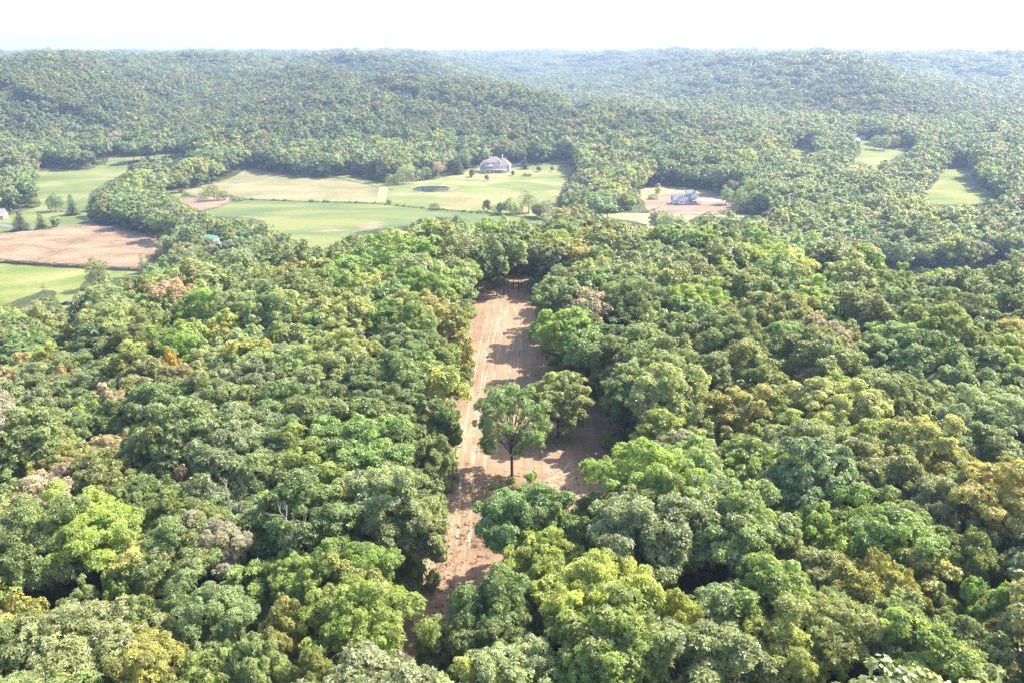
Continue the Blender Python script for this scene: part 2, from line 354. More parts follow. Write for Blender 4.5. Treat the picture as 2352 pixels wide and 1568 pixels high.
M_YARD = ground_mat('lawn_grass', [(.17, .225, .07), (.26, .28, .10), (.36, .32, .15)], .02, .6, (1, 1.2), patches=[(q[0], q[1], 26, 22, (.27, .20, .115)), (q2[0], q2[1], 22, 14, (.33, .23, .13)), (q3[0], q3[1], 40, 13, (.22, .24, .09))])
M_CORNG = ground_mat('corn_stubble_soil', [(.24, .16, .095), (.36, .25, .155), (.45, .33, .21)], .04, 1.1, (1, 1.6), bump=1.0, fine_amt=.9)
M_PINK = ground_mat('bare_tan_soil', [(.25, .165, .115), (.32, .22, .155), (.38, .28, .20)], .03, .5, (1, 2), fine_amt=.6)
M_YELF = ground_mat('dry_yellow_grass', [(.36, .33, .16), (.45, .39, .21)], .03, .8)
M_SAND = ground_mat('pond_bank_soil', [(.26, .24, .12), (.40, .33, .22)], .08, 1)
M_CONC = ground_mat('pale_concrete', [(.62, .6, .56), (.72, .7, .66)], .1, 1, bump=0)
M_GRAV = ground_mat('grey_gravel', [(.33, .31, .29), (.42, .39, .36)], .1, 1.5)
M_ASPH = ground_mat('worn_asphalt', [(.19, .19, .20), (.26, .26, .27)], .1, 1.5)
M_TRACK = ground_mat('dirt_lane', [(.34, .29, .25), (.42, .36, .31)], .1, 1.5)

sheet('meadow', P_MEADOW, M_MEADOW, .10, label='green meadow between wooded hill and tan corn')
sheet('field', P_NEAR, M_NEARM, .10, label='bright mown field below the corn')
sheet('corn_field', P_CORN, M_CORNG, 1.75, skirt=1.9, label='dense ripe corn stand filling the field at the left')
sheet('pasture', P_TAN, M_TANP, .10, label='dry tan pasture inside the fence')
sheet('pasture', P_TANG, M_MEADOW, .14, 3, label='small green corner of the pasture')
sheet('dirt_lot', P_LOT, M_PINK, .16, 4, label='bare pinkish dirt patch beside the bushes')
sheet('field', P_GREEN, M_GREENF, .10, label='wide green field with pink bare patches')
sheet('lawn', P_YARD, M_YARD, .14, label='lawn sloping from the large house to the pond')
sheet('lawn', P_LAWN2, M_YELF, .10, 4, label='rough grass behind the white farmhouse')
sheet('dirt_yard', P_DIRT2, M_PINK, .14, 4, label='bare pink dirt yard round the white farmhouse')
sheet('field', P_YEL, M_YELF, .10, 4, label='strip of yellow mown grass before the dirt yard')
sheet('field', P_FA, M_NEARM, .3, 8, label='small far field in the right valley')
sheet('field', P_FB, M_NEARM, .3, 8, label='far field with big trees and pale roofs')
sheet('field', P_FC, M_NEARM, .2, 7, label='bright field inside the bend of the track')
sheet('field', P_VALE, M_MEADOW, .6, 14, label='tiny pale field in the far vale')
sheet('field', P_VALE2, M_MEADOW, .6, 14, label='thin pale field strip behind the middle hill')
sheet('field', P_RED, M_PINK, .2, 4, label='sliver of reddish soil before the dark trees')

def ribbon(name, pix, wid, mat, dz, label, world=False):
    pts = [tuple(p) for p in pix] if world else [uw(*p) for p in pix]
    # smooth the centre line, then build a draped strip
    P = [Vector(p) for p in pts]; C = []
    for i in range(len(P) - 1):
        p0, p1, p2, p3 = P[max(0, i - 1)], P[i], P[i + 1], P[min(len(P) - 1, i + 2)]
        n = max(2, int((p2 - p1).length / 4))
        for k in range(n):
            t = k / n; C.append(.5 * ((2 * p1) + (p2 - p0) * t + (2 * p0 - 5 * p1 + 4 * p2 - p3) * t * t + (3 * p1 - 3 * p2 + p3 - p0) * t ** 3))
    C.append(P[-1]); V = []; Fq = []
    for i, c in enumerate(C):
        d = (C[min(i + 1, len(C) - 1)] - C[max(0, i - 1)]).normalized(); nrm = Vector((-d.y, d.x))
        for k in (-1, -.33, .33, 1):
            q = c + nrm * wid * .5 * k; V.append((q.x, q.y, hz(q.x, q.y) + dz + (.03 if abs(k) < .5 else 0)))
        if i:
            for k in range(3): a = (i - 1) * 4 + k; Fq.append((a, a + 1, a + 5, a + 4))
    o = obj(name, mesh_np(name, V, Fq, [mat], smooth=True)); tag(o, label, kind='structure'); return o
ribbon('road', [(-60, 512), (0, 518), (29, 523), (80, 527), (127, 525), (171, 520), (214, 518), (257, 525), (325, 538), (376, 550), (420, 560)], 5.5, M_ASPH, .28, 'grey lane curving above the corn')
ribbon('driveway', [(425, 560), (440, 564), (470, 571), (490, 577)], 4, M_CONC, .3, 'pale driveway below the green-roofed barn')
ribbon('driveway', [(1078, 383), (1100, 384.5), (1112, 386)], 11, M_CONC, .34, 'white concrete apron left of the large house')
ribbon('driveway', [(1172, 379), (1200, 378), (1240, 377), (1275, 374), (1300, 372.5), (1327, 377)], 4.5, M_CONC, .34, 'pale drive along the top of the lawn')
ribbon('driveway', [(1606, 461.5), (1640, 462), (1668, 462.5)], 12, M_CONC, .34, 'white concrete drive right of the farmhouse')
ribbon('driveway', [(1652, 453), (1674, 455)], 12, M_CONC, .3, 'pale turning area behind the yard tree')
ribbon('path', [(1286, 478), (1281, 488), (1270, 500), (1264, 512), (1263, 522)], 4.5, M_TRACK, .3, 'dirt lane climbing between the trees')
ribbon('path', [(2222, 395), (2229, 406), (2234, 415), (2252, 430), (2275, 446), (2300, 457), (2330, 468)], 4, M_TRACK, .34, 'pinkish track curving round the far right field')
ribbon('path', [(880, 431), (878, 445), (874, 466)], 8, M_YELF, .3, 'worn pale strip beside the pasture fence')
ribbon('path', [(1497, 500), (1495, 520), (1494, 540)], 6, M_SAND, .25, 'sandy patch beside the tall trees')

# pond and bank
def pond():
    n = 48; cx, cy, r = POND; V = []; rr = random.Random(3)
    bank = []; wat = []
    for i in range(n):
        a = 6.2832 * i / n; w = 1 + .05 * math.sin(3 * a + 1) + .04 * math.sin(5 * a)
        bank.append((cx + (r + 4.5 + 3 * math.cos(a - .3)) * w * math.cos(a), cy + (r + 3) * w * math.sin(a)))
        wat.append((cx + (r + 1.5) * w * math.cos(a), cy + (r + 1) * w * math.sin(a)))
    sheet('pond_bank', bank, M_SAND, .30, 3, 'sandy bank round the pond', world=True, jitter=.4)
    m, nt, b = new_mat('pond_water'); b.inputs['Base Color'].default_value = (.015, .045, .038, 1); b.inputs['Roughness'].default_value = .08
    no = nd(nt, 'ShaderNodeTexNoise'); no.inputs['Scale'].default_value = 2.5; bp = nd(nt, 'ShaderNodeBump'); bp.inputs['Strength'].default_value = .12
    nt.links.new(no.outputs['Fac'], bp.inputs['Height']); nt.links.new(bp.outputs[0], b.inputs['Normal'])
    mb = MB(); z = -46.9; mb.poly([(x, y, z) for x, y in wat])
    o = mb.build('pond', m); tag(o, 'dark green pond below the large house', kind='structure')
pond()

# the bare cleared strip on the ridge
def clearing():
    m, nt, b = new_mat('graded_soil'); L = nt.links.new
    tc = nd(nt, 'ShaderNodeTexCoord'); geo = tc.outputs['Object']
    def noise(scale, det=5, vec=None, dist=0, rough=.6):
        n = nd(nt, 'ShaderNodeTexNoise'); n.inputs['Scale'].default_value = scale; n.inputs['Detail'].default_value = det; n.inputs['Distortion'].default_value = dist; n.inputs['Roughness'].default_value = rough
        L(vec or geo, n.inputs['Vector']); return n
    mp = nd(nt, 'ShaderNodeMapping'); L(geo, mp.inputs['Vector']); mp.inputs['Scale'].default_value = (1, .045, 1); mp.inputs['Rotation'].default_value = (0, 0, .02)
    mp2 = nd(nt, 'ShaderNodeMapping'); L(geo, mp2.inputs['Vector']); mp2.inputs['Scale'].default_value = (.25, 1.6, 1)
    big = noise(.05, 4, None, .5); trk = noise(.9, 5, mp.outputs[0], .4, .7); cross = noise(.9, 4, mp2.outputs[0], 1.0); fine = noise(3.2, 6, None, 0, .75)
    wv = nd(nt, 'ShaderNodeTexWave'); wv.inputs['Scale'].default_value = .42; wv.inputs['Distortion'].default_value = 3; wv.inputs['Detail'].default_value = 3; wv.inputs['Detail Scale'].default_value = .4
    L(mp.outputs[0], wv.inputs['Vector'])
    def ma(a, k, c=None, op='MULTIPLY_ADD'):
        x = nd(nt, 'ShaderNodeMath', operation=op); L(a, x.inputs[0]); x.inputs[1].default_value = k
        if c is not None:
            if isinstance(c, float): x.inputs[2].default_value = c
            else: L(c, x.inputs[2])
        return x.outputs[0]
    v = ma(big.outputs['Fac'], .7, -.55); v = ma(trk.outputs['Fac'], .55, v); v = ma(cross.outputs['Fac'], .35, v); v = ma(fine.outputs['Fac'], .45, v); v = ma(wv.outputs['Fac'], .03, v)
    cr = nd(nt, 'ShaderNodeValToRGB'); L(v, cr.inputs[0]); e = cr.color_ramp.elements
    e[0].position = .26; e[0].color = (0.165, 0.105, 0.066, 1); e[1].position = .8; e[1].color = (0.44, 0.33, 0.225, 1)
    x = e.new(.46); x.color = (0.26, 0.175, 0.112, 1); x = e.new(.6); x.color = (0.32, 0.225, 0.148, 1)
    L(cr.outputs[0], b.inputs['Base Color']); b.inputs['Roughness'].default_value = .95; b.inputs['Specular IOR Level'].default_value = .1
    bp = nd(nt, 'ShaderNodeBump'); bp.inputs['Strength'].default_value = .8; bp.inputs['Distance'].default_value = .35; L(v, bp.inputs['Height']); L(bp.outputs[0], b.inputs['Normal'])
    P = [uw(*p) for p in [(1075, 680), (1130, 648), (1205, 618), (1245, 625), (1240, 700), (1262, 756), (1280, 850), (1400, 890), (1470, 940), (1490, 1010), (1470, 1080), (1430, 1150), (1390, 1250), (1330, 1350), (1280, 1450), (960, 1470), (940, 1380),
                             (960, 1250), (990, 1180), (985, 1060), (975, 930), (1030, 870), (1035, 780), (1060, 710)]]
    sheet('clearing', P, m, .08, 2.5, 'long bare strip of graded tan soil through the forest', world=True, jitter=.8)
    return m
M_SOIL = clearing()
M_RUT = ground_mat('wheel_rut_soil', [(.20, .135, .085), (.32, .228, .15), (.41, .31, .21)], .25, 2.5, ggain=1.0)
def ruts():
    runs = [[(1062, 1262), (1068, 1180), (1070, 1090), (1078, 990), (1096, 880), (1112, 790), (1128, 710)], [(1098, 1150), (1100, 1080), (1106, 990), (1120, 890), (1140, 790), (1160, 700)],
            [(1200, 1110), (1262, 1092), (1296, 1062), (1290, 1030), (1262, 1010)], [(1230, 1120), (1275, 1105), (1330, 1085), (1380, 1050)], [(1176, 860), (1186, 800), (1192, 740), (1186, 690)],
            [(1060, 1010), (1085, 960), (1130, 930), (1165, 900), (1180, 850)]]
    for r_ in runs:
        c = [Vector(uw(*p)) for p in r_]
        for sgn in (-1, 1):
            o_ = []
            for i, p in enumerate(c):
                d = (c[min(i + 1, len(c) - 1)] - c[max(i - 1, 0)]).normalized(); o_.append((p.x - d.y * sgn * .95, p.y + d.x * sgn * .95))
            ribbon('wheel_track', o_, .42, M_RUT, .10, 'pale wheel track pressed into the bare strip', world=True)
ruts()

# ------------------------------------------------------------------ foliage prototypes
def blob_set(rs, Rr, zc, zh, nb, low=-.45, br=(.26, .42), shape='round', sub=0, lobe=1.0):
    i = np.arange(nb) + .5; zz = 1 - (1 - low) * i / nb; ph = i * 2.39996 + rs.uniform(0, 6.28)
    zz = np.clip(zz + rs.uniform(-.12, .12, nb), low, 1); ph = ph + rs.uniform(-.35, .35, nb)
    q = np.sqrt(np.maximum(0, 1 - zz * zz)); D = np.stack([q * np.cos(ph), q * np.sin(ph), zz], 1)
    az = np.arctan2(D[:, 1], D[:, 0]); lob = 1 + lobe * .20 * np.sin(az * 2 + rs.uniform(0, 6)) + lobe * .15 * np.sin(az * 3 + rs.uniform(0, 6))
    k = rs.uniform(.54 if lobe == 1 else .66, .90, nb) * lob
    C = D * np.array([Rr, Rr, zh]) * k[:, None]; C[:, 2] += zc
    r = Rr * rs.uniform(*br, nb)
    if shape == 'tall': r *= .8
    core = np.stack([rs.uniform(-.4, .4, 6) * Rr, rs.uniform(-.4, .4, 6) * Rr, zc + rs.uniform(-.3, .4, 6) * zh], 1)
    if sub:   # each bough carries a cluster of smaller leaf tufts
        CC, RR = [], []
        for c, q in zip(C, r):
            e = rs.normal(size=(sub, 3)); o_ = c - np.array([0, 0, zc - zh * .3]); o_ /= np.linalg.norm(o_) + 1e-6; e = e / np.linalg.norm(e, axis=1)[:, None] + o_ * .7 + np.array([0, 0, .35]); e /= np.linalg.norm(e, axis=1)[:, None]
            CC.append(c + e * q * rs.uniform(.5, 1.05, (sub, 1)) * np.array([1, 1, .85])); RR.append(q * rs.uniform(.24, .56, sub))
        C = np.concatenate([np.concatenate(CC), C]); r = np.concatenate([np.concatenate(RR), r * .72])
    return np.concatenate([C, core]), np.concatenate([r, np.full(6, Rr * .42)]), D

def leaf_cloud(seed, Rr, zc, zh, nb, nl, size, blades=1, shape='round', low=-.45, br=(.26, .42), flat=.75, hid=.7, sub=0, lobe=1.0):
    rs = np.random.default_rng(seed)
    C, r, D = blob_set(rs, Rr, zc, zh, nb, low, br, shape, sub, lobe)
    p = r * r; p = p / p.sum(); n = int(nl * 2.2)
    b = rs.choice(len(C), n, p=p)
    d = rs.normal(size=(n, 3)); d /= np.linalg.norm(d, axis=1)[:, None]
    out = C[b] - np.array([0, 0, zc - zh * .4]); out /= np.linalg.norm(out, axis=1)[:, None] + 1e-6
    d = d + out * .45 + np.array([0, 0, .25]); d /= np.linalg.norm(d, axis=1)[:, None]
    wob = 1 + .18 * np.sin(d[:, 0] * 7 + b) * np.sin(d[:, 1] * 6 + b * 2.1)
    P = C[b] + d * (r[b] * rs.uniform(.72, 1.08, n) * wob)[:, None] * np.array([1, 1, flat])
    dd = np.linalg.norm((P[:, None, :] - C[None]) / np.array([1, 1, flat]), axis=2) / r[None]
    dd[np.arange(n), b] = 9
    keep = dd.min(1) > hid
    P, d, b = P[keep][:nl], d[keep][:nl], b[keep][:nl]; n = len(P)
    N = d * .7 + np.array([0, 0, .45]) + rs.normal(size=(n, 3)) * .38; N /= np.linalg.norm(N, axis=1)[:, None]
    T = np.cross(N, rs.normal(size=(n, 3))); T /= np.linalg.norm(T, axis=1)[:, None]; B = np.cross(N, T)
    lr = rs.random(n); br_ = rs.random(len(C)); b2 = rs.random(len(C))
    sz = size * rs.uniform(.7, 1.3, n)
    V = []; LV = []
    for k in range(blades):
        a = 6.2832 * k / blades + rs.uniform(-.4, .4, n)
        u = T * np.cos(a)[:, None] + B * np.sin(a)[:, None]; w = -T * np.sin(a)[:, None] + B * np.cos(a)[:, None]
        if blades == 1:
            q = [P - u * sz[:, None] * .5, P + w * sz[:, None] * .38 + N * sz[:, None] * .06, P + u * sz[:, None] * .5, P - w * sz[:, None] * .38 + N * sz[:, None] * .06]
        else:
            dr = rs.uniform(.0, .45, n)[:, None]
            tip = P + (u - N * dr) * sz[:, None]; mid = P + (u * .55 + N * .05) * sz[:, None]
            q = [P, mid + w * sz[:, None] * .24, tip, mid - w * sz[:, None] * .24]
        V.append(np.stack(q, 1)); lv = np.clip(lr + rs.uniform(-.2, .2, n), 0, 1)
        LV.append(np.repeat(np.stack([lv, br_[b], b2[b]], 1)[:, None], 4, 1))
    V = np.concatenate(V).reshape(-1, 3); LV = np.concatenate(LV).reshape(-1, 3)
    return V, np.arange(len(V)).reshape(-1, 4), LV, C

def trunk_mb(rs, zc, zh, Rr, C, nlimb=9, tr=.28, sides=6, twigs=0, nb=0):
    if nb: C = C[-(nb + 6):]
    mb = MB(); lean = rs.uniform(-.4, .4, 2)
    zt = zc + zh * .35
    pts = [(lean[0] * t * t, lean[1] * t * t, t * zt) for t in (-.04, .0, .05, .35, .65, 1)]
    mb.tube(pts, [tr * 1.5, tr * 1.35, tr, tr * .8, tr * .55, tr * .15], sides)
    idx = rs.permutation(len(C) - 6)[:nlimb]
    for i in idx:
        c = C[i]; t = rs.uniform(.3, .7); a = Vector((lean[0] * t * t, lean[1] * t * t, zt * t)); e = Vector(c)
        if e.z < a.z - 1: a.z = max(zt * .22, e.z - 1)
        m1 = a.lerp(e, .35) + Vector((0, 0, -.3)); m2 = a.lerp(e, .7) + Vector((0, 0, .1))
        mb.tube([a, m1, m2, e], [tr * .42, tr * .32, tr * .2, tr * .06], 5, False)
        for _ in range(twigs):
            s = m1.lerp(e, rs.random()); g = s + Vector(rs.uniform(-1, 1, 3)) * 1.6 + Vector((0, 0, .6)); mb.tube([s, (s + g) / 2 + Vector((0, 0, .15)), g], [.05, .035, .015], 4, False)
    return mb

def conifer_cloud(seed, Rr, z0, z1, tiers, per, size, droop=.25):
    rs = np.random.default_rng(seed); V = []; LV = []
    for t in range(tiers):
        f = t / (tiers - 1); z = z0 + (z1 - z0) * f; R = Rr * (1 - f) ** .8 * rs.uniform(.85, 1.1) + .12
        nb = max(4, int(per * (1 - f * .6)))
        for k in range(nb):
            a = 6.2832 * (k + rs.random()) / nb; L_ = R * rs.uniform(.75, 1.12); bv = rs.random(); m = max(2, int(L_ / size * 1.8))
            for j in range(m):
                q = (j + .5 + rs.uniform(-.3, .3)) / m
                for sgn in (-1, 1):
                    p = np.array([math.cos(a) * L_ * q, math.sin(a) * L_ * q, z - droop * L_ * q + rs.uniform(-.15, .15)])
                    u = np.array([math.cos(a + sgn * .7), math.sin(a + sgn * .7), -.15 + rs.uniform(-.2, .2)]); w = np.array([-u[1], u[0], rs.uniform(-.4, .4)])
                    s = size * rs.uniform(.8, 1.2)
                    V += [p, p + u * s * .6 + w * s * .2, p + u * s * 1.1, p + u * s * .6 - w * s * .2]; LV += [(rs.random() * .3 + bv * .7, bv, rs.random())] * 4
    V = np.array(V); return V, np.arange(len(V)).reshape(-1, 4), np.array(LV)

def crown_mesh(name, V, Q, LV, mat): return mesh_np(name, V, Q, [mat], attrs=[('leafvar', 'FLOAT_VECTOR', LV)])

# near prototypes: crown and trunk meshes of unit design (about 16 m tall, radius about 5.6 m)
SHAPES = {  # name: (R, zc, zh, nblob, low, br)
    'round': (5.6, 10.2, 5.6, 22, -.45, (.26, .40)), 'tall': (4.6, 10.6, 6.6, 24, -.6, (.26, .40)),
    'broad': (6.4, 11.0, 4.4, 28, -.35, (.22, .34)), 'lobed': (5.8, 10.4, 5.6, 17, -.4, (.30, .48)), 'feather': (6.0, 10.8, 4.8, 36, -.4, (.18, .28)), 'skirted': (4.9, 7.8, 7.6, 34, -.9, (.22, .36))}
NEAR = []
for i, (sh, nl, sz, bl) in enumerate([('round', 5200, .42, 5), ('lobed', 5200, .46, 5), ('tall', 4800, .40, 5), ('broad', 5600, .38, 5), ('feather', 9500, .30, 4), ('round', 6500, .36, 4), ('lobed', 5600, .40, 6), ('broad', 5600, .44, 5), ('skirted', 6800, .42, 5)]):
    Rr, zc, zh, nb, low, br = SHAPES[sh]; rs = np.random.default_rng(100 + i)
    V, Q, LV, C = leaf_cloud(50 + i, Rr, zc, zh, nb, nl, sz, bl, sh, low, br, sub=8)
    NEAR.append((sh, crown_mesh('crown', V, Q, LV, M_LEAF), trunk_mb(rs, zc, zh, Rr, C, 12, .27, 7, 2, nb).mesh('trunk', M_BARK, True), Rr))

def merged(name, V, Q, LV, mb, leafm):
    """crown and trunk in one mesh for the mass of far trees"""
    tv = np.array(mb.v) if mb else np.zeros((0, 3)); tq = np.array([f if len(f) == 4 else f[:3] + (f[2],) for f in mb.f if len(f) == 4]) if mb else np.zeros((0, 4), int)
    VV = np.concatenate([V, tv]); QQ = np.concatenate([Q, tq + len(V)]); lv = np.concatenate([LV, np.full((len(tv), 3), .5)])
    return mesh_np(name, VV, QQ, [leafm, M_BARK], np.r_[np.zeros(len(Q), int), np.ones(len(tq), int)], [('leafvar', 'FLOAT_VECTOR', lv)])
CANOPY = bpy.data.collections.new('canopy_sources')
PROTO = []
def add_proto(me):
    o = bpy.data.objects.new('canopy_tree.%03d' % (len(PROTO) + 1), me); CANOPY.objects.link(o); PROTO.append(o); return len(PROTO) - 1
MID = []; FARP = []; SHRUB = []; PATCH = []; CONI = []
for i, sh in enumerate(['round', 'lobed', 'tall', 'broad', 'feather', 'lobed', 'round', 'broad', 'skirted']):
    Rr, zc, zh, nb, low, br = SHAPES[sh]; rs = np.random.default_rng(200 + i)
    V, Q, LV, C = leaf_cloud(150 + i, Rr, zc, zh, nb, 5200 if sh != 'feather' else 6500, .62 if sh != 'feather' else .5, 1, sh, low, br, sub=6)
    MID.append(add_proto(merged('canopy', V, Q, LV, trunk_mb(rs, zc, zh, Rr, C, 7, .27, 5, nb=nb), M_LEAF)))
for i, sh in enumerate(['round', 'lobed', 'tall', 'broad', 'lobed', 'round']):
    Rr, zc, zh, nb, low, br = SHAPES[sh]; rs = np.random.default_rng(300 + i)
    V, Q, LV, C = leaf_cloud(250 + i, Rr, zc, zh, 18, 1900, 1.0, 1, sh, low - .2, (.28, .46), sub=3)
    FARP.append(add_proto(merged('canopy', V, Q, LV, trunk_mb(rs, zc, zh, Rr, C, 2, .27, 4), M_LEAF)))
for i in range(3):
    V, Q, LV, C = leaf_cloud(350 + i, 3.6, 1.6, 2.2, 22, 1300, .55, 1, 'round', -.5, (.28, .42))
    SHRUB.append(add_proto(merged('canopy', V, Q, LV, None, M_LEAF)))
for i in range(3):
    VS, QS, LS = [], [], []; rs = np.random.default_rng(400 + i); off = 0
    for k in range(11):
        V, Q, LV, C = leaf_cloud(500 + i * 20 + k, 6.2, 9.5, 5.5, 14, 230, 2.3, 1, 'round', -.5, (.34, .5))
        s = rs.uniform(.75, 1.25); a = 2.39996 * k; q = 5.6 * math.sqrt(k + .4)
        V = V * s + np.array([q * math.cos(a), q * math.sin(a), rs.uniform(-2, 2)]); LV = LV.copy(); LV[:, 1] = np.clip(LV[:, 1] * .4 + rs.random() * .8, 0, 1); LV[:, 2] = rs.random()
        VS.append(V); QS.append(Q + off); LS.append(LV); off += len(V)
    PATCH.append(add_proto(merged('canopy', np.concatenate(VS), np.concatenate(QS), np.concatenate(LS), None, M_LEAF)))
for i in range(2):
    V, Q, LV = conifer_cloud(600 + i, 3.2, 1.0, 15.5, 13, 9, .8)
    mb = MB(); mb.tube([(0, 0, -.5), (0, 0, 15)], [.25, .04], 5); CONI.append(add_proto(merged('canopy', V, Q, LV, mb, M_NEEDLE)))

# ------------------------------------------------------------------ tree colours
TINT = {
    'mid green': (.050, .085, .026), 'deep green': (.032, .062, .022), 'olive green': (.075, .092, .032), 'yellow-green': (.125, .155, .030),
    'bright green': (.072, .125, .022), 'grey-green': (.085, .108, .062), 'blue-green': (.056, .086, .044), 'pale green': (.10, .13, .06),
    'brown': (.13, .112, .062), 'orange': (.20, .14, .035), 'golden green': (.13, .125, .035), 'lime': (.115, .150, .036),
    'rusty red': (.15, .09, .062), 'grey-brown': (.14, .125, .095), 'pinkish': (.19, .13, .12), 'yellow': (.22, .19, .04)}
LEAFGAIN = 2.45
for _k in ('mid green', 'deep green', 'olive green', 'bright green', 'grey-green', 'blue-green', 'pale green', 'yellow-green', 'golden green'):
    TINT[_k] = tuple(a * .52 + b * .48 for a, b in zip(TINT[_k], (.112, .124, .044)))
FILLC = ['mid green'] * 5 + ['olive green'] * 5 + ['grey-green'] * 4 + ['pale green'] * 3 + ['bright green'] * 2 + ['yellow-green'] * 2 + ['golden green'] * 3 + ['deep green'] * 2 + ['blue-green'] * 2 + ['brown', 'grey-brown']

# notable crowns: centre px, py, radius in photo units, colour, design, autumn share
NOTE = [
    (175, 1352, 52, 'olive green', 8, .05), (2178, 1372, 54, 'mid green', 8, .05),
    (205, 1225, 132, 'lime', 4, .12), (820, 1035, 110, 'bright green', 7, 0), (962, 1165, 66, 'blue-green', 8, 0), (1850, 1020, 88, 'grey-green', 3, 0), (1605, 695, 68, 'lime', 4, 0),
    (420, 1100, 44, 'brown', 0, .3), (490, 1222, 74, 'grey-brown', 5, .15), (640, 1420, 62, 'golden green', 0, .45), (2195, 985, 38, 'lime', 0, 0), (1480, 1062, 62, 'lime', 4, .1),
    (2010, 1285, 52, 'golden green', 3, .4), (2085, 1350, 48, 'golden green', 3, .45), (2310, 1085, 66, 'golden green', 3, .35), (150, 1490, 150, 'pale green', 3, .08), (832, 1400, 118, 'yellow-green', 3, .08),
    (1375, 1350, 125, 'yellow-green', 7, .12), (1400, 1500, 140, 'bright green', 6, .03), (1800, 1480, 105, 'yellow-green', 3, .15), (2060, 1440, 110, 'mid green', 7, .05), (1195, 1182, 96, 'mid green', 1, .06), (1312, 1206, 56, 'mid green', 2, .05), (1395, 1216, 62, 'olive green', 1, .04), (985, 1005, 50, 'mid green', 8, .05),
    (1480, 1180, 85, 'olive green', 2, .05), (1146, 1362, 82, 'mid green', 6, .05), (380, 925, 75, 'mid green', 1, 0), (470, 905, 60, 'olive green', 2, 0), (195, 940, 48, 'yellow-green', 3, .25),
    (250, 905, 45, 'golden green', 3, .4), (700, 690, 70, 'deep green', 1, 0), (610, 700, 62, 'blue-green', 0, 0), (530, 740, 45, 'yellow-green', 0, .15), (1745, 650, 40, 'yellow-green', 3, 0),
    (1290, 690, 62, 'blue-green', 1, 0), (1300, 760, 62, 'bright green', 6, .05), (1350, 790, 55, 'mid green', 1, .1), (1400, 830, 62, 'deep green', 2, 0), (1480, 800, 70, 'olive green', 0, .08),
    (1440, 900, 52, 'deep green', 2, 0), (1130, 1420, 0, 'mid green', 0, 0), (950, 830, 62, 'bright green', 0, .1), (1010, 850, 52, 'yellow-green', 6, .2), (1000, 930, 56, 'mid green', 8, .02),
    (1040, 700, 42, 'olive green', 8, .3), (1060, 760, 34, 'golden green', 8, .3), (780, 730, 66, 'pale green', 1, 0), (860, 690, 50, 'mid green', 1, 0), (720, 890, 62, 'grey-green', 0, 0),
    (560, 965, 72, 'golden green', 7, .3), (350, 1000, 60, 'olive green', 5, .2), (140, 1050, 62, 'golden green', 3, .35), (90, 920, 55, 'brown', 3, .35), (40, 980, 48, 'brown', 0, .4),
    (600, 1080, 75, 'blue-green', 6, 0), (700, 1130, 60, 'mid green', 1, .03), (760, 1150, 50, 'golden green', 1, .3), (320, 1420, 62, 'mid green', 1, 0), (480, 1380, 92, 'grey-green', 5, 0),
    (60, 1390, 50, 'golden green', 0, .35), (270, 1330, 45, 'mid green', 6, .1), (580, 1500, 70, 'pale green', 7, 0), (720, 1540, 70, 'olive green', 3, 0), (1290, 1150, 0, 'mid green', 0, 0),
    (1560, 1400, 72, 'yellow-green', 3, .1), (1700, 1180, 78, 'pale green', 7, 0), (1740, 1290, 60, 'mid green', 1, 0), (1860, 1180, 70, 'yellow-green', 1, .02), (1930, 1230, 60, 'yellow-green', 7, .05),
    (2080, 1180, 72, 'pale green', 5, 0), (2230, 1250, 72, 'mid green', 7, .1), (2300, 1380, 75, 'bright green', 7, .04), (1900, 1380, 55, 'grey-green', 5, 0), (2250, 1480, 85, 'blue-green', 1, 0),
    (1770, 930, 60, 'olive green', 0, .1), (1900, 900, 62, 'yellow-green', 1, .05), (2000, 900, 72, 'olive green', 5, 0), (1640, 930, 55, 'olive green', 6, .12), (1590, 960, 48, 'mid green', 0, 0),
    (2100, 830, 60, 'grey-green', 0, 0), (2050, 780, 62, 'pale green', 5, 0), (1950, 760, 45, 'olive green', 5, .2), (1810, 810, 55, 'pale green', 5, 0), (1840, 720, 40, 'lime', 0, 0),
    (1720, 730, 45, 'pale green', 5, 0), (1560, 770, 62, 'mid green', 1, .05), (1650, 850, 60, 'grey-green', 0, 0), (390, 822, 24, 'orange', 0, .3), (140, 862, 34, 'rusty red', 5, .35),
    (1960, 690, 34, 'grey-brown', 5, .1), (1860, 680, 40, 'grey-green', 1, 0), (2160, 740, 50, 'mid green', 1, 0), (2270, 900, 50, 'grey-green', 1, 0), (1850, 870, 26, 'rusty red', 5, .3),
]
NOTE = [n for n in NOTE if n[2] > 0]

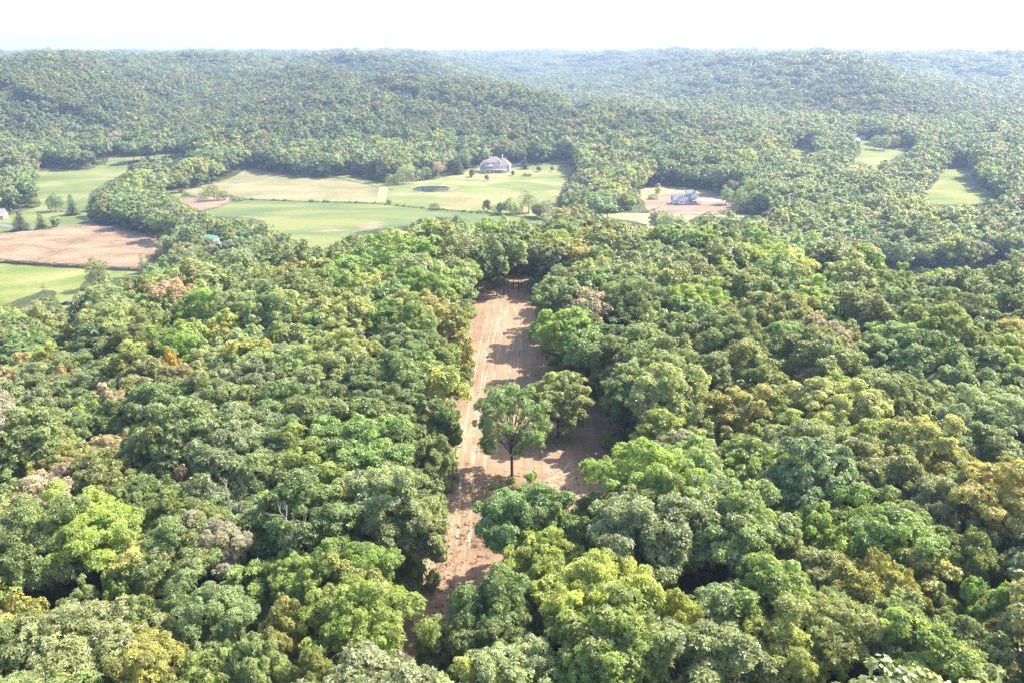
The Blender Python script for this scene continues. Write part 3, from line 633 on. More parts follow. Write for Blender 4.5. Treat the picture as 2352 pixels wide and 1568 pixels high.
# hand-placed crowns: base px, py, height P, radius P, kind, colour, label, (group)
HAND = [
    (1503, 538, 62, 13, 'round', 'mid green', 'slim tall tree left of the sandy patch below the farmhouse'),
    (1532, 545, 62, 22, 'round', 'grey-green', 'dense tree right of the sandy patch below the farmhouse'),
    (1562, 545, 48, 18, 'round', 'olive green', 'lower tree right of the dense one below the farmhouse'),
    (522, 567, 40, 14, 'round', 'grey-green', 'grey-green tree against the right end of the barn'),
    (500, 588, 26, 18, 'round', 'mid green', 'round tree just below the teal barn roof'),
    (129, 486, 38, 18, 'round', 'deep green', 'round dark green tree left of the spruce on the upper meadow'),
    (168.5, 494, 46, 17, 'spruce', 'deep green', 'tall dark spruce right of the round tree on the upper meadow'),
    (51, 530, 46, 22, 'spruce', 'blue-green', 'broad blue-green spruce beside the house cut by the left edge'),
    (98, 529, 38, 18, 'spruce', 'blue-green', 'narrower spruce below the round meadow tree, beside the lane'),
    (131, 520, 20, 10, 'round', 'grey-green', 'small pale tree beside the lane right of the spruces'),
    (118, 529, 6, 6, 'shrub', 'deep green', 'low dark bush at the lane above the corn'),
    (1084, 407, 18, 7.5, 'round', 'deep green', 'small dark round tree left of the large house, on its lawn'),
    (1118, 418, 16, 4.5, 'tall', 'deep green', 'slim little dark tree below the terrace of the large house'),
    (1178, 404, 12, 4, 'round', 'olive green', 'thin young tree just right of the terrace of the large house'),
    (1238, 395, 13, 6, 'round', 'mid green', 'young vase-shaped tree on the lawn right of the white pole'),
    (1268, 395, 12.5, 4, 'tall', 'mid green', 'young upright tree farthest right on the large lawn'),
    (1311, 379.5, 13, 6, 'round', 'rusty red', 'dark red ornamental tree beside the drive at the lawn corner'),
    (1171, 388, 16, 3.5, 'spruce', 'deep green', 'narrow dark evergreen against the right end of the large house'),
    (1206, 389, 25, 9, 'spruce', 'deep green', 'dark conical evergreen behind the white pole'),
    (1206, 405, 6, 5, 'shrub', 'deep green', 'left one of two round green shrubs on the lawn'),
    (1216, 405.5, 6, 5, 'shrub', 'mid green', 'right one of two round green shrubs on the lawn'),
    (1052, 401, 44, 16, 'spruce', 'deep green', 'big dark evergreen between the bare grey tree and the yellow-green tree'),
    (1068, 386, 40, 16, 'round', 'yellow-green', 'tall yellow-green tree left of the white apron of the large house'),
    (1031, 392, 44, 17, 'lobed', 'deep green', 'teal green tree behind the grey leafless tree'),
    (1009, 411, 40, 19, 'bare', 'pinkish', 'greyish-pink nearly leafless tree above the pond'),
    (820, 406, 48, 14, 'spruce', 'deep green', 'dark evergreen behind the upper pasture fence'),
    (850, 411, 38, 13, 'spruce', 'olive green', 'lighter green conical tree above the pasture corner'),
    (867, 415, 34, 9, 'spruce', 'olive green', 'slim olive conical tree nearest the pasture corner'),
    (908, 424, 22, 22, 'shrub', 'olive green', 'low spreading bush above the pond path'),
    (934, 423, 40, 24, 'broad', 'grey-green', 'wide grey-green willow thicket above the pond'),
    (972, 412, 26, 20, 'shrub', 'mid green', 'broad green bush between willow and bare grey tree'),
    (999, 482, 14, 13, 'shrub', 'deep green', 'dark spiky bush alone on the line below the pond'),
    (893, 468, 8, 6, 'shrub', 'deep green', 'small dark bush at the lower corner of the fence'),
    (493, 461, 40, 20, 'round', 'olive green', 'tallest of the bushy trees beside the pink dirt patch'),
    (469, 457, 20, 12, 'shrub', 'grey-green', 'greyish bush at the left end of the dirt patch clump'),
    (515, 460, 22, 13, 'shrub', 'deep green', 'dark bush right of the clump by the dirt patch'),
    (537, 460, 10, 9, 'shrub', 'mid green', 'low bush at the right tip of the dirt patch'),
    (551, 462, 9, 11, 'shrub', 'grey-green', 'greyish scrub bush where the field hedge begins'),
    (480, 431, 30, 5, 'tall', 'deep green', 'thin ivy-clad tree standing above the dirt patch clump'),
    (430, 452, 9, 10, 'shrub', 'deep green', 'low dark bush in the small green pasture corner'),
    (1119, 486, 29, 10, 'round', 'olive green', 'leftmost tree of the hedge below the lawn'),
    (1137, 490, 18, 12, 'shrub', 'deep green', 'dark bush second in the hedge below the lawn'),
    (1151, 493, 32, 11, 'round', 'grey-green', 'grey-green tree third in the hedge below the lawn'),
    (1173, 493, 34, 16, 'round', 'yellow-green', 'yellowish open tree fourth in the hedge below the lawn'),
    (1191, 493, 22, 12, 'shrub', 'deep green', 'dark bush at the gap in the hedge below the lawn'),
    (1214, 489, 50, 19, 'round', 'grey-green', 'tall grey-green tree right of the gap in the lawn hedge'),
    (1233, 499, 30, 13, 'round', 'mid green', 'mid-sized green tree between the tall hedge tree and the lane'),
    (1247, 502, 38, 19, 'round', 'deep green', 'broad dark tree nearest the dirt lane'),
    (1268, 496, 26, 10, 'shrub', 'olive green', 'olive bush at the edge of the dirt lane'),
    (1510, 456, 34, 8, 'tall', 'yellow-green', 'slender yellow-green tree behind the left corner of the dirt yard'),
    (1500, 458, 10, 12, 'shrub', 'grey-brown', 'brownish brush at the foot of the slender yard tree'),
    (1667, 470, 40, 14, 'round', 'pale green', 'single tree standing in the white drive of the farmhouse'),
    (1698, 486, 52, 24, 'round', 'mid green', 'left one of the large shade trees right of the farmhouse'),
    (1734, 489, 56, 25, 'round', 'olive green', 'right one of the large shade trees right of the farmhouse'),
    (2008, 344, 34, 13, 'round', 'mid green', 'left one of three big trees in the far field'),
    (2030, 346, 36, 14, 'round', 'mid green', 'middle one of three big trees in the far field'),
    (2052, 342, 32, 12, 'round', 'olive green', 'right one of three big trees in the far field'),
    (330, 628, 44, 13, 'pine', 'deep green', 'dark layered pine at the right end of the corn'),
    (389, 592, 50, 26, 'round', 'grey-green', 'big grey-green tree between corn and barn'),
    (231, 664, 74, 27, 'round', 'olive green', 'olive round tree poking above the mown field edge'),
    (192, 722, 40, 20, 'pine', 'blue-green', 'blue-green pine right of the grassy gap'),
    (118, 745, 92, 22, 'pine', 'grey-green', 'tall feathery pine beside the grassy gap, left side'),
    (58, 808, 108, 50, 'bare', 'pinkish', 'large pinkish half-bare tree near the left edge'),
    (1086, 396, 7, 7, 'shrub', 'mid green', 'shrub at the left corner of the large house'),
    (1105, 399, 7, 6, 'shrub', 'olive green', 'shrub before the left wing of the large house'),
    (1113, 400, 6, 6, 'shrub', 'deep green', 'dark shrub left of the terrace of the large house'),
]
LONE = [(1176, 1093, 195, 82, 'oak', 'mid green', 'lone tree with open crown standing in the bare strip'),
        (1281, 1003, 143, 68, 'oak2', 'pale green', 'second grey-green tree in the bare strip, behind the lone tree')]
SLENDER = [(1141.5, 679, 128, 22), (1157, 684, 95, 13), (1167, 674, 90, 12), (1179.5, 665, 112, 16), (1191, 673, 128, 22), (1197, 657, 110, 18), (1217, 655, 95, 16), (1222, 646, 90, 15)]

# ------------------------------------------------------------------ placing the trees
def place_note():
    out = []
    for (px, py, rp, c, k, au) in NOTE:
        x, y, z = unproj(px, py + rp * .12, 11.5); d = project(x, y, z)[2]; out.append((x, y, rp / F * d, c, k, au))
    return out
notes = place_note()
def hand_geo(px, py, hp, rp):
    x, y, z = unproj(px, py); d = project(x, y, z)[2]; dep = math.atan2(CAMZ - z, y)
    return x, y, z, hp / F * d / math.cos(dep), rp / F * d
hands = [(h, hand_geo(*h[:4])) for h in HAND]
lones = [(h, hand_geo(*h[:4])) for h in LONE]
slend = [hand_geo(*h) for h in SLENDER]

BUILD_AT = [(1140, 398, 34), (1578, 470, 22), (10, 500, 18), (490, 556, 14), (1972, 326, 22), (344, 672, 9)]
builds = [(*uw(a, b), r) for a, b, r in BUILD_AT]

def candidates():
    pts = []
    def ring(y0, y1, sp, jit, marg):
        r = np.random.default_rng(int(y1)); ys = np.arange(y0, y1, sp * .9)
        for j, yy in enumerate(ys):
            half = (yy * CP + 60) * 1176 / F * marg + 25
            xs = np.arange(-half, half, sp) + (j % 2) * sp * .5; n = len(xs)
            pts.append(np.stack([xs + r.uniform(-jit, jit, n) * sp, yy + r.uniform(-jit, jit, n) * sp, np.full(n, sp)], 1))
    ring(34, 480, 8.0, .36, 1.12); ring(480, 760, 9.8, .36, 1.08); ring(760, 1550, 11.8, .36, 1.08)
    return np.concatenate(pts)
cand = candidates()
keep = np.ones(len(cand), bool)
for (x, y, r, *_ ) in notes: keep &= np.hypot(cand[:, 0] - x, cand[:, 1] - y) > max(4.5, r * .66)
for h, (x, y, z, hh, rr) in hands + lones: keep &= np.hypot(cand[:, 0] - x, cand[:, 1] - y) > max(4.0, rr * .9 + 3)
for x, y, r in builds: keep &= np.hypot(cand[:, 0] - x, cand[:, 1] - y) > r
cand = cand[keep]
cz = H(cand[:, 0], cand[:, 1])
N = len(cand)
rs = np.random.default_rng(5)
scl = rs.uniform(.78, 1.22, N) * (.95 + .10 * (cand[:, 2] > 9) + .20 * (cand[:, 2] > 11)) * np.where((cz < -38) & (cand[:, 0] > 60) & (cand[:, 1] > 420), 1.16, 1.0)
# trees lower at the forest edges; test what each tree would cover in the picture
def covered(x, y, z, h, r, polys, full=True):
    bad = np.zeros(len(x), bool)
    tests = [(0, 0.0)]
    if full: tests += [(u * r, w * h) for w, q in ((.3, .45), (.45, .8), (.6, 1.0), (.75, .95), (.88, .7), (1.0, .2)) for u in (-q, -q * .5, 0, q * .5, q)]
    for dx, dzz in tests:
        px, py, d = project(x + dx, y, z + dzz)
        for P in polys:
            xs = [p[0] for p in P]; ys = [p[1] for p in P]
            m = (px > min(xs)) & (px < max(xs)) & (py > min(ys)) & (py < max(ys))
            if m.any(): bad[m] |= in_poly(px[m], py[m], P)
    return bad
bad = covered(cand[:, 0], cand[:, 1], cz, 16 * scl, 5.6 * scl, OPEN) | covered(cand[:, 0], cand[:, 1], cz, 16 * scl, 5.6 * scl, GROUND_ONLY, False)
# second chance at smaller size, so that edges fill in
sm = scl * rs.uniform(.45, .72, N)
bad2 = covered(cand[:, 0], cand[:, 1], cz, 16 * sm, 5.6 * sm, OPEN) | covered(cand[:, 0], cand[:, 1], cz, 16 * sm, 5.6 * sm, GROUND_ONLY, False)
scl = np.where(bad, sm, scl); small = bad & ~bad2; keep = ~(bad & bad2)
# keep the buildings and hand trees in view
for (bx, by, br_) in [(1140, 380, 42), (1578, 462, 40), (8, 488, 30), (488, 552, 30), (1970, 322, 22)]:
    for f in (.3, .6, .95):
        px, py, d = project(cand[:, 0], cand[:, 1], cz + 16 * scl * f)
        keep &= ~((np.abs(px - bx) < br_) & (np.abs(py - by) < br_ * .45) & (cand[:, 1] < uw(bx, by + 4)[1] + 3))
cand, cz, scl, small = cand[keep], cz[keep], scl[keep], small[keep]
N = len(cand)
# colours: patches of like trees on the hills, salt and pepper nearby
reg = wav(cand[:, 0], cand[:, 1], 160, 31) + .7 * wav(cand[:, 0], cand[:, 1], 60, 32)
def fill_colour(i):
    r = rs.random(); g = reg[i] + rs.normal() * .55; x, y = cand[i, 0], cand[i, 1]
    qx, qy, _d = project(x, y, cz[i] + 11); br = .14 if (qx < 480 and 860 < qy < 1180) else .012 if y < 300 else .02
    if r < br * .6: return 'grey-brown', .1
    if r < br: return 'brown', .3
    lst = ['deep green', 'blue-green', 'mid green', 'grey-green', 'olive green', 'pale green', 'golden green', 'yellow-green', 'bright green']
    if y > 450: lst = ['deep green', 'blue-green', 'grey-green', 'mid green', 'grey-green', 'olive green', 'pale green', 'golden green', 'yellow-green']
    k = int(np.clip((g + 1.5) / 3.0 * len(lst) + rs.normal() * 1.1, 0, len(lst) - 1)); c = lst[k]
    return c, max(0, rs.normal() * .10 + (.10 if c in ('golden green', 'olive green') else -.02))

TREES = []   # x, y, z, scale xy, scale z, colour, autumn, design, note flag
for (x, y, r, c, k, au) in notes:
    z = hz(x, y); s = r / NEAR[k][3]; TREES.append([x, y, z, s, min(1.35, max(.85, .55 + s * .45)), c, au, k, 1])
for i in range(N):
    c, au = fill_colour(i); k = int(rs.integers(0, 8)) if not (small[i] or rs.random() < .10) else 8
    if k == 4 and rs.random() < .6: k = 0
    s = scl[i]; TREES.append([cand[i, 0], cand[i, 1], cz[i], s * rs.uniform(.9, 1.12), s * rs.uniform(.88, 1.12), c, au, k, 0])
for T in TREES:
    px, py, d = project(T[0], T[1], T[2] + 11 * T[4]); T += [px, py, d]
inview = [T for T in TREES if -40 < T[9] < 2392 and T[10] < 1568 + 5.6 * T[3] / T[11] * F * .8]
inview.sort(key=lambda T: -T[3] / T[11])
SING = inview[:285]; sid = {id(T) for T in SING}
REST = [T for T in TREES if id(T) not in sid]

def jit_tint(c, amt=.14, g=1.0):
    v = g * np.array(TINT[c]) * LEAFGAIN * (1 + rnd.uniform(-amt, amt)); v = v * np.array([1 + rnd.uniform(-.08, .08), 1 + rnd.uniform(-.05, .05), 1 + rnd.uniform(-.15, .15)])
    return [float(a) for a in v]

# --- individual trees
FORM = {'round': 'round-crowned', 'tall': 'narrow-crowned', 'broad': 'wide flat-crowned', 'lobed': 'lumpy-crowned', 'feather': 'feathery', 'skirted': 'low-branched'}
ORD = ['first', 'second', 'third', 'fourth', 'fifth', 'sixth', 'seventh', 'eighth', 'ninth', 'tenth', 'eleventh', 'twelfth']
def zone(T):
    px, py = T[9], T[10]
    band = ('in the nearest trees' if py > 1330 else 'in the lower forest' if py > 1120 else 'level with the lone tree' if py > 930 else 'level with the strip middle' if py > 760 else 'level with the strip end')
    if py > 1330: side = ('below the strip' if 960 < px < 1450 else 'bottom left corner' if px < 420 else 'left of the strip foot' if px < 960 else 'right of the strip foot' if px < 1900 else 'bottom right corner')
    else:
        side = ('at the left picture edge' if px < 300 else 'far left of the strip' if px < 640 else 'left of the strip' if px < 900 else 'along the left strip edge' if px < 1110 else
                'along the right strip edge' if px < 1500 else 'right of the strip' if px < 1800 else 'far right of the strip' if px < 2090 else 'at the right picture edge')
    return band, side
cells = {}
for T in SING: cells.setdefault((zone(T), T[5]), []).append(T)
def label_of(T):
    (band, side), c = zone(T), T[5]; L_ = cells[((band, side), c)]; L_.sort(key=lambda t: t[9])
    i = [id(t) for t in L_].index(id(T)); n = len(L_)
    w = '' if n == 1 else ('leftmost ' if i == 0 else 'rightmost ' if i == n - 1 else ORD[i] + '-from-left ')
    big = ''
    return f'{w}{big}{c} {FORM[NEAR[T[7]][0]]} tree {side}, {band}'
for T in SING:
    x, y, z, sx, szz, c, au, k = T[:8]
    t = empty('broadleaf_tree', (x, y, z), rnd.uniform(0, 6.28), label_of(T), 'tree', 'broadleaf trees of the near forest')
    t.scale = (sx, sx, szz)
    tr = obj('trunk', NEAR[k][2], t); cr = obj('crown', NEAR[k][1], t); cr['tint'] = jit_tint(c); cr['autumn'] = float(max(0, au * .65))

# --- the mass of the remaining trees
def forest_points():
    P, K, SC, RT, TI, AU = [], [], [], [], [], []
    def add(x, y, z, k, s, sz_, tint, au, rz=None):
        P.append((x, y, z)); K.append(k); SC.append((s, s, sz_)); RT.append((0, 0, rnd.uniform(0, 6.28) if rz is None else rz)); TI.append(tint); AU.append(max(0, au))
    for T in REST:
        x, y, z, sx, szz, c, au, k, nf, px, py, d = T
        if y > 560 and rnd.random() < .02 and c in ('deep green', 'blue-green'): add(x, y, z, rnd.choice(CONI), sx, szz, jit_tint('deep green'), 0); continue
        pr = MID[k] if d < 470 else FARP[(k + int(x)) % 6]
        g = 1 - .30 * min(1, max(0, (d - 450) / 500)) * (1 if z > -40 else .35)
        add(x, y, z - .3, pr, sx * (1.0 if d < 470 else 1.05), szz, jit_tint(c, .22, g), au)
    # understorey shrubs at and near the edges
    for T in TREES:
        x, y, z, sx, szz, c = T[:6]; d = T[11]
        if d > 900: continue
        if rnd.random() < (.55 if d > 330 else .8):
            a = rnd.uniform(0, 6.28); q = rnd.uniform(2, 4.5) * sx; xx, yy = x + q * math.cos(a), y + q * math.sin(a); zz = hz0(xx, yy)
            qx, qy, _q = project(xx, yy, zz)
            if any(in_poly(np.array([qx]), np.array([qy]), P_)[0] for P_ in (P_CLEAR, P_GREEN, P_YARD, P_TAN, P_DIRT2, P_LOT, P_MEADOW, P_NEAR)): continue
            add(xx, yy, zz, rnd.choice(SHRUB), rnd.uniform(.5, 1.0), rnd.uniform(.5, 1.2), jit_tint(rnd.choice(['deep green', 'mid green', 'olive green', 'mid green']), .2), 0)
    # saplings and weeds along the rim of the bare strip
    rim = [uw(*p) for p in P_CLEAR]; cx_ = sum(p[0] for p in rim) / len(rim)
    for a, b in zip(rim, rim[1:] + rim[:1]):
        L_ = math.hypot(b[0] - a[0], b[1] - a[1])
        for _ in range(int(L_ / .9)):
            f = rnd.random(); x, y = a[0] + (b[0] - a[0]) * f, a[1] + (b[1] - a[1]) * f; nx, ny = (b[1] - a[1]) / (L_ + 1e-6), -(b[0] - a[0]) / (L_ + 1e-6)
            o_ = rnd.uniform(-.2, 2.6)
            if in_poly(np.array([x + nx]), np.array([y + ny]), rim)[0]: nx, ny = -nx, -ny
            if (y < 118 and x > -18) or (y < 132 and x > 6): continue
            x, y = x + nx * o_, y + ny * o_; s = rnd.choice([.08, .12, .18, .25, .4]) * rnd.uniform(.7, 1.2); add(x, y, hz(x, y), rnd.choice(SHRUB), s * 1.1, s, jit_tint(rnd.choice(['mid green', 'olive green', 'yellow-green', 'bright green', 'brown'])), .05)
    # far woods, in clumps
    r = np.random.default_rng(77)
    for (y0, y1, sp) in ((1540, 3200, 27), (3200, 5600, 46), (5600, 13500, 120)):
        ys = np.arange(y0, y1, sp * .9)
        for j, yy in enumerate(ys):
            half = yy * 1176 / F * 1.1 + 60; xs = np.arange(-half, half, sp) + (j % 2) * sp * .5; n = len(xs)
            X = xs + r.uniform(-.3, .3, n) * sp; Y = yy + r.uniform(-.3, .3, n) * sp; Z = H(X, Y)
            px, py, d = project(X, Y, Z + 8); bad = np.zeros(n, bool)
            for q in (P_VALE, P_VALE2): bad |= in_poly(px, py, q)
            g = wav(X, Y, 300, 41)
            for i in range(n):
                if bad[i]: continue
                c = ['deep green', 'blue-green', 'grey-green', 'mid green', 'olive green', 'pale green'][int(np.clip((g[i] + 1.2 + r.normal() * .8) / 2.4 * 6, 0, 5))]
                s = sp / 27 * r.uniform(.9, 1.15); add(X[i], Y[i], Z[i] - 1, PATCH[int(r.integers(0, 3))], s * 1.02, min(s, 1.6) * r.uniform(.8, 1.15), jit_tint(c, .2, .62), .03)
    return P, K, SC, RT, TI, AU
_gx = np.arange(-900, 900, 6.0); _gy = np.arange(0, 1000, 6.0); _GZ = H(*np.meshgrid(_gx, _gy))
def hz0(x, y):
    i = int((y - 0) / 6); j = int((x + 900) / 6)
    if 0 <= i < len(_gy) - 1 and 0 <= j < len(_gx) - 1: return float(_GZ[i, j] * .5 + _GZ[i + 1, j + 1] * .5)
    return hz(x, y)

def scatter(name, P, K, SC, RT, TI, AU, coll):
    me = bpy.data.meshes.new(name); me.from_pydata([tuple(map(float, p)) for p in P], [], [])
    def at(n, t, a):
        q = me.attributes.new(n, t, 'POINT'); q.data.foreach_set('vector' if t == 'FLOAT_VECTOR' else 'value', np.asarray(a, np.int32 if t == 'INT' else np.float32).ravel())
    at('pick', 'INT', K); at('scl', 'FLOAT_VECTOR', SC); at('rot', 'FLOAT_VECTOR', RT); at('tint', 'FLOAT_VECTOR', TI); at('autumn', 'FLOAT', AU)
    o = obj(name, me); ng = bpy.data.node_groups.new(name, 'GeometryNodeTree')
    ng.interface.new_socket('Geometry', in_out='INPUT', socket_type='NodeSocketGeometry'); ng.interface.new_socket('Geometry', in_out='OUTPUT', socket_type='NodeSocketGeometry')
    gi = ng.nodes.new('NodeGroupInput'); go = ng.nodes.new('NodeGroupOutput'); ip = ng.nodes.new('GeometryNodeInstanceOnPoints'); ci = ng.nodes.new('GeometryNodeCollectionInfo')
    ci.inputs['Collection'].default_value = coll; ci.inputs['Separate Children'].default_value = True; ci.inputs['Reset Children'].default_value = True
    L = ng.links.new
    def na(n, t):
        q = ng.nodes.new('GeometryNodeInputNamedAttribute'); q.data_type = t; q.inputs['Name'].default_value = n; return q.outputs['Attribute']
    L(gi.outputs[0], ip.inputs['Points']); L(ci.outputs[0], ip.inputs['Instance']); ip.inputs['Pick Instance'].default_value = True
    L(na('pick', 'INT'), ip.inputs['Instance Index']); L(na('rot', 'FLOAT_VECTOR'), ip.inputs['Rotation']); L(na('scl', 'FLOAT_VECTOR'), ip.inputs['Scale']); L(ip.outputs[0], go.inputs[0])
    md = o.modifiers.new('scatter', 'NODES'); md.node_group = ng; return o
fp = forest_points()
o = scatter('forest', *fp, CANOPY); tag(o, 'continuous mixed forest covering the hills and valley sides', 'forest', kind='stuff')
print('trees', len(TREES), 'points', len(fp[0]))

# --- hand-placed trees
def hand_tree(h, g):
    (px, py, hp, rp, kind, c, label) = h; x, y, z, hh, rr = g
    seed = int(px * 13 + py * 7) % 9999; rs_ = np.random.default_rng(seed); lod = 1 if hh / g[1] > .03 else 0
    if kind == 'shrub':
        t = empty('bush', (x, y, z), 0, label, 'bush'); V, Q, LV, C = leaf_cloud(seed, rr, hh * .45, hh * .55, 20, 900, max(.4, rr * .13), 1, 'round', -.5, (.28, .42))
        cr = obj('foliage', crown_mesh('foliage', V, Q, LV, M_LEAF), t); mb = MB()
        for k in range(4): a = k * 1.6; mb.tube([(0, 0, -.3), (math.cos(a) * rr * .4, math.sin(a) * rr * .4, hh * .5)], [.09, .03], 4)
        obj('stem', mb.mesh('stem', M_BARK), t)
    elif kind in ('spruce', 'pine'):
        t = empty('spruce_tree' if kind == 'spruce' else 'pine_tree', (x, y, z), 0, label, 'tree')
        V, Q, LV = conifer_cloud(seed, rr, hh * .08, hh * .99, 20 if kind == 'spruce' else 13, 15, max(.7, rr * .24), .22 if kind == 'spruce' else -.05)
        cr = obj('crown', crown_mesh('crown', V, Q, LV, M_NEEDLE), t); mb = MB(); mb.tube([(0, 0, -.5), (0, 0, hh * .97)], [hh * .02, .03], 6); obj('trunk', mb.mesh('trunk', M_BARK), t)
    else:
        if kind == 'bare': zc, zh, nb, nl, sz, low = hh * .6, hh * .38, 60, 2600, .38 if y > 400 else .3, -.5
        elif kind == 'tall': zc, zh, nb, nl, sz, low = hh * .58, hh * .42, 30, 1800, .5, -.8
        else: zc, zh, nb, nl, sz, low = hh * .53, hh * .48, 34, 3200, .62, -.8
        t = empty('leafless_tree' if kind == 'bare' else 'broadleaf_tree', (x, y, z), 0, label, 'tree')
        V, Q, LV, C = leaf_cloud(seed, rr, zc, zh, nb, nl, sz if hh > 5 else .35, 1, 'round', low, (.16, .26) if kind == 'bare' else (.26, .40))
        cr = obj('crown', crown_mesh('crown', V, Q, LV, M_LEAF), t)
        obj('trunk', trunk_mb(rs_, zc, zh, rr, C, 26 if kind == 'bare' else 8, max(.12, hh * .02), 6, 5 if kind == 'bare' else 0).mesh('trunk', M_DEADWOOD if kind == 'bare' else M_BARK), t)
    cr['tint'] = jit_tint(c, .05, .55 if kind in ('spruce', 'pine') else .8 if c == 'deep green' else 1); cr['autumn'] = .5 if kind == 'bare' else 0.0
    return t
for h, g in hands: hand_tree(h, g)
for n, (h, g) in enumerate(lones):
    x, y, z, hh, rr = g; rs_ = np.random.default_rng(900 + n)
    t = empty('broadleaf_tree', (x, y, z), 0, h[6], 'tree')
    zc, zh, low = (hh * .60, hh * .42, -.6) if n == 0 else (hh * .54, hh * .47, -.85)
    V, Q, LV, C = leaf_cloud(910 + n, rr * 1.04, zc, zh, 46 if n == 0 else 56, 5800 if n == 0 else 11000, .34, 5, 'round', low, (.16, .26) if n == 0 else (.2, .3), sub=6, lobe=.35)
    if n == 0:   # the open crown: boughs hang at the rim, the heart is empty
        ctr = V.reshape(-1, 4, 3).mean(1); k = ~((np.hypot(ctr[:, 0], ctr[:, 1]) < rr * .58) & (ctr[:, 2] < zc + zh * .3)); k = np.repeat(k, 4); V, LV = V[k], LV[k]; Q = np.arange(len(V)).reshape(-1, 4)
    cr = obj('crown', crown_mesh('crown', V, Q, LV, M_LEAF), t); cr['tint'] = jit_tint(h[5], .02); cr['autumn'] = 0.0
    obj('trunk', trunk_mb(rs_, zc, zh, rr, C, 34, .26, 8, 3, 46 if n == 0 else 56).mesh('trunk', M_BARK, True), t)
for n, (x, y, z, hh, rr) in enumerate(slend):
    rs_ = np.random.default_rng(950 + n)
    lab = ['leftmost slender tree with bare lower trunk at the strip end', 'thin sapling right of the leftmost tree at the strip end', 'third slim tree from the left at the strip end', 'fourth slim tree, set back at the strip end',
           'tallest slender tree, nearest in the middle of the strip end', 'slender tree just behind the tallest one at the strip end', 'second slender tree from the right at the strip end', 'rightmost slender tree at the strip end'][n]
    t = empty('slender_tree', (x, y, z), 0, lab, 'tree', 'slender trees at the far end of the bare strip')
    V, Q, LV, C = leaf_cloud(960 + n, rr, hh * .72, hh * .28, 20, 1900, .6, 1, 'round', -.8, (.28, .45))
    cr = obj('crown', crown_mesh('crown', V, Q, LV, M_LEAF), t); cr['tint'] = jit_tint(['mid green', 'grey-green'][n % 2]); cr['autumn'] = 0.0
    obj('trunk', trunk_mb(rs_, hh * .72, hh * .28, rr, C, 6, .17, 6, 0).mesh('trunk', M_BARK), t)

# --- dead trees and snags
def dead_tree(px, py, hgt, seed, label, zoff, nbr=7, name='dead_tree'):
    x, y, z = unproj(px, py, zoff); zg = hz(x, y); r = random.Random(seed); t = empty(name, (x, y, zg), 0, label, 'dead tree')
    top = z - zg + hgt * .5; mb = MB(); bb = MB(); lx, ly = r.uniform(-1.2, 1.2), r.uniform(-1, 1)
    mb.tube([(0, 0, -.3), (lx * .2, ly * .2, top * .5), (lx * .6, ly * .6, top * .8), (lx, ly, top)], [.17, .13, .09, .03], 7)
    def br(p, d, L_, rad, dep):
        q = p + d * L_ * .5 + Vector((r.uniform(-.1, .1), r.uniform(-.1, .1), .05)) * L_; e = q + (d + Vector((r.uniform(-.4, .4), r.uniform(-.4, .4), .25))).normalized() * L_ * .5
        bb.tube([p, q, e], [rad, rad * .7, rad * .3], 5, False)
        if dep:
            for _ in range(3):
                s = p.lerp(e, r.uniform(.35, .95)); br(s, (d + Vector((r.uniform(-1, 1), r.uniform(-1, 1), r.uniform(-.1, .7)))).normalized(), L_ * r.uniform(.4, .65), rad * .55, dep - 1)
    for k in range(nbr):
        f = r.uniform(.5, .98); a = r.uniform(0, 6.28); br(Vector((lx * f * f, ly * f * f, top * f)), Vector((math.cos(a), math.sin(a), r.uniform(.3, 1.1))).normalized(), hgt * r.uniform(.3, .55), .06, 2)
    mb.build('trunk', M_DEADWOOD, t)
    if nbr: bb.build('branch', M_DEADWOOD, t)
dead_tree(690, 1240, 7, 3, 'pale dead tree with bare forked branches left of the strip foot', 12)
dead_tree(1640, 1185, 7, 4, 'pale dead tree with drooping bare branches right of the lower strip', 12)
dead_tree(322, 862, 7, 5, 'bare grey tree with fanned branches far left, level with the strip middle', 12, 9)
dead_tree(1606, 850, 5, 6, 'left one of two bare pale snags among dark trees', 9, 0, 'snag')
dead_tree(1617, 852, 4, 7, 'right one of two bare pale snags, leaning slightly', 9, 0, 'snag')
dead_tree(530, 1160, 5, 8, 'small bare grey treetop between brown and yellow crowns left of the strip', 13)
dead_tree(1895, 1010, 4, 9, 'bare branches showing through the large grey-green crown', 13, 5)
dead_tree(405, 700, 6, 10, 'weathered bare treetop below the barn on the left', 12, 6)

def litter():
    coll = bpy.data.collections.new('litter_sources'); m = plain('dead_twigs', (.13, .09, .06), .9, .1, .3, 3); r = random.Random(4)
    for v in range(3):
        b = MB()
        for k in range(5): a = r.uniform(0, 6.28); c = Vector((r.uniform(-.5, .5), r.uniform(-.5, .5), .05)); e = c + Vector((math.cos(a), math.sin(a), r.uniform(0, .25))) * r.uniform(.3, .9); b.tube([c, (c + e) / 2 + Vector((0, 0, .05)), e], [.035, .03, .012], 4)
        coll.objects.link(bpy.data.objects.new('twigs.%03d' % (v + 1), b.mesh('twigs', m)))
    rim = [uw(*p) for p in P_CLEAR]; P, K, SC, RT = [], [], [], []
    while len(P) < 900:
        i = r.randrange(len(rim)); a, b = rim[i], rim[(i + 1) % len(rim)]; f = r.random(); s = r.gauss(0, 3.2); x, y = a[0] + (b[0] - a[0]) * f + s, a[1] + (b[1] - a[1]) * f + r.gauss(0, 3.0)
        q = r.choice([.4, .5, .7, 1.0]); P.append((x, y, hz(x, y) + .08)); K.append(r.randrange(3)); SC.append((q, q, q)); RT.append((0, 0, r.uniform(0, 6.28)))
    o = scatter('twig_litter', P, K, SC, RT, [(1, 1, 1)] * len(P), [0] * len(P), coll); tag(o, 'dead twigs and leaf litter scattered along the rim of the bare strip', 'debris', kind='stuff')
litter()

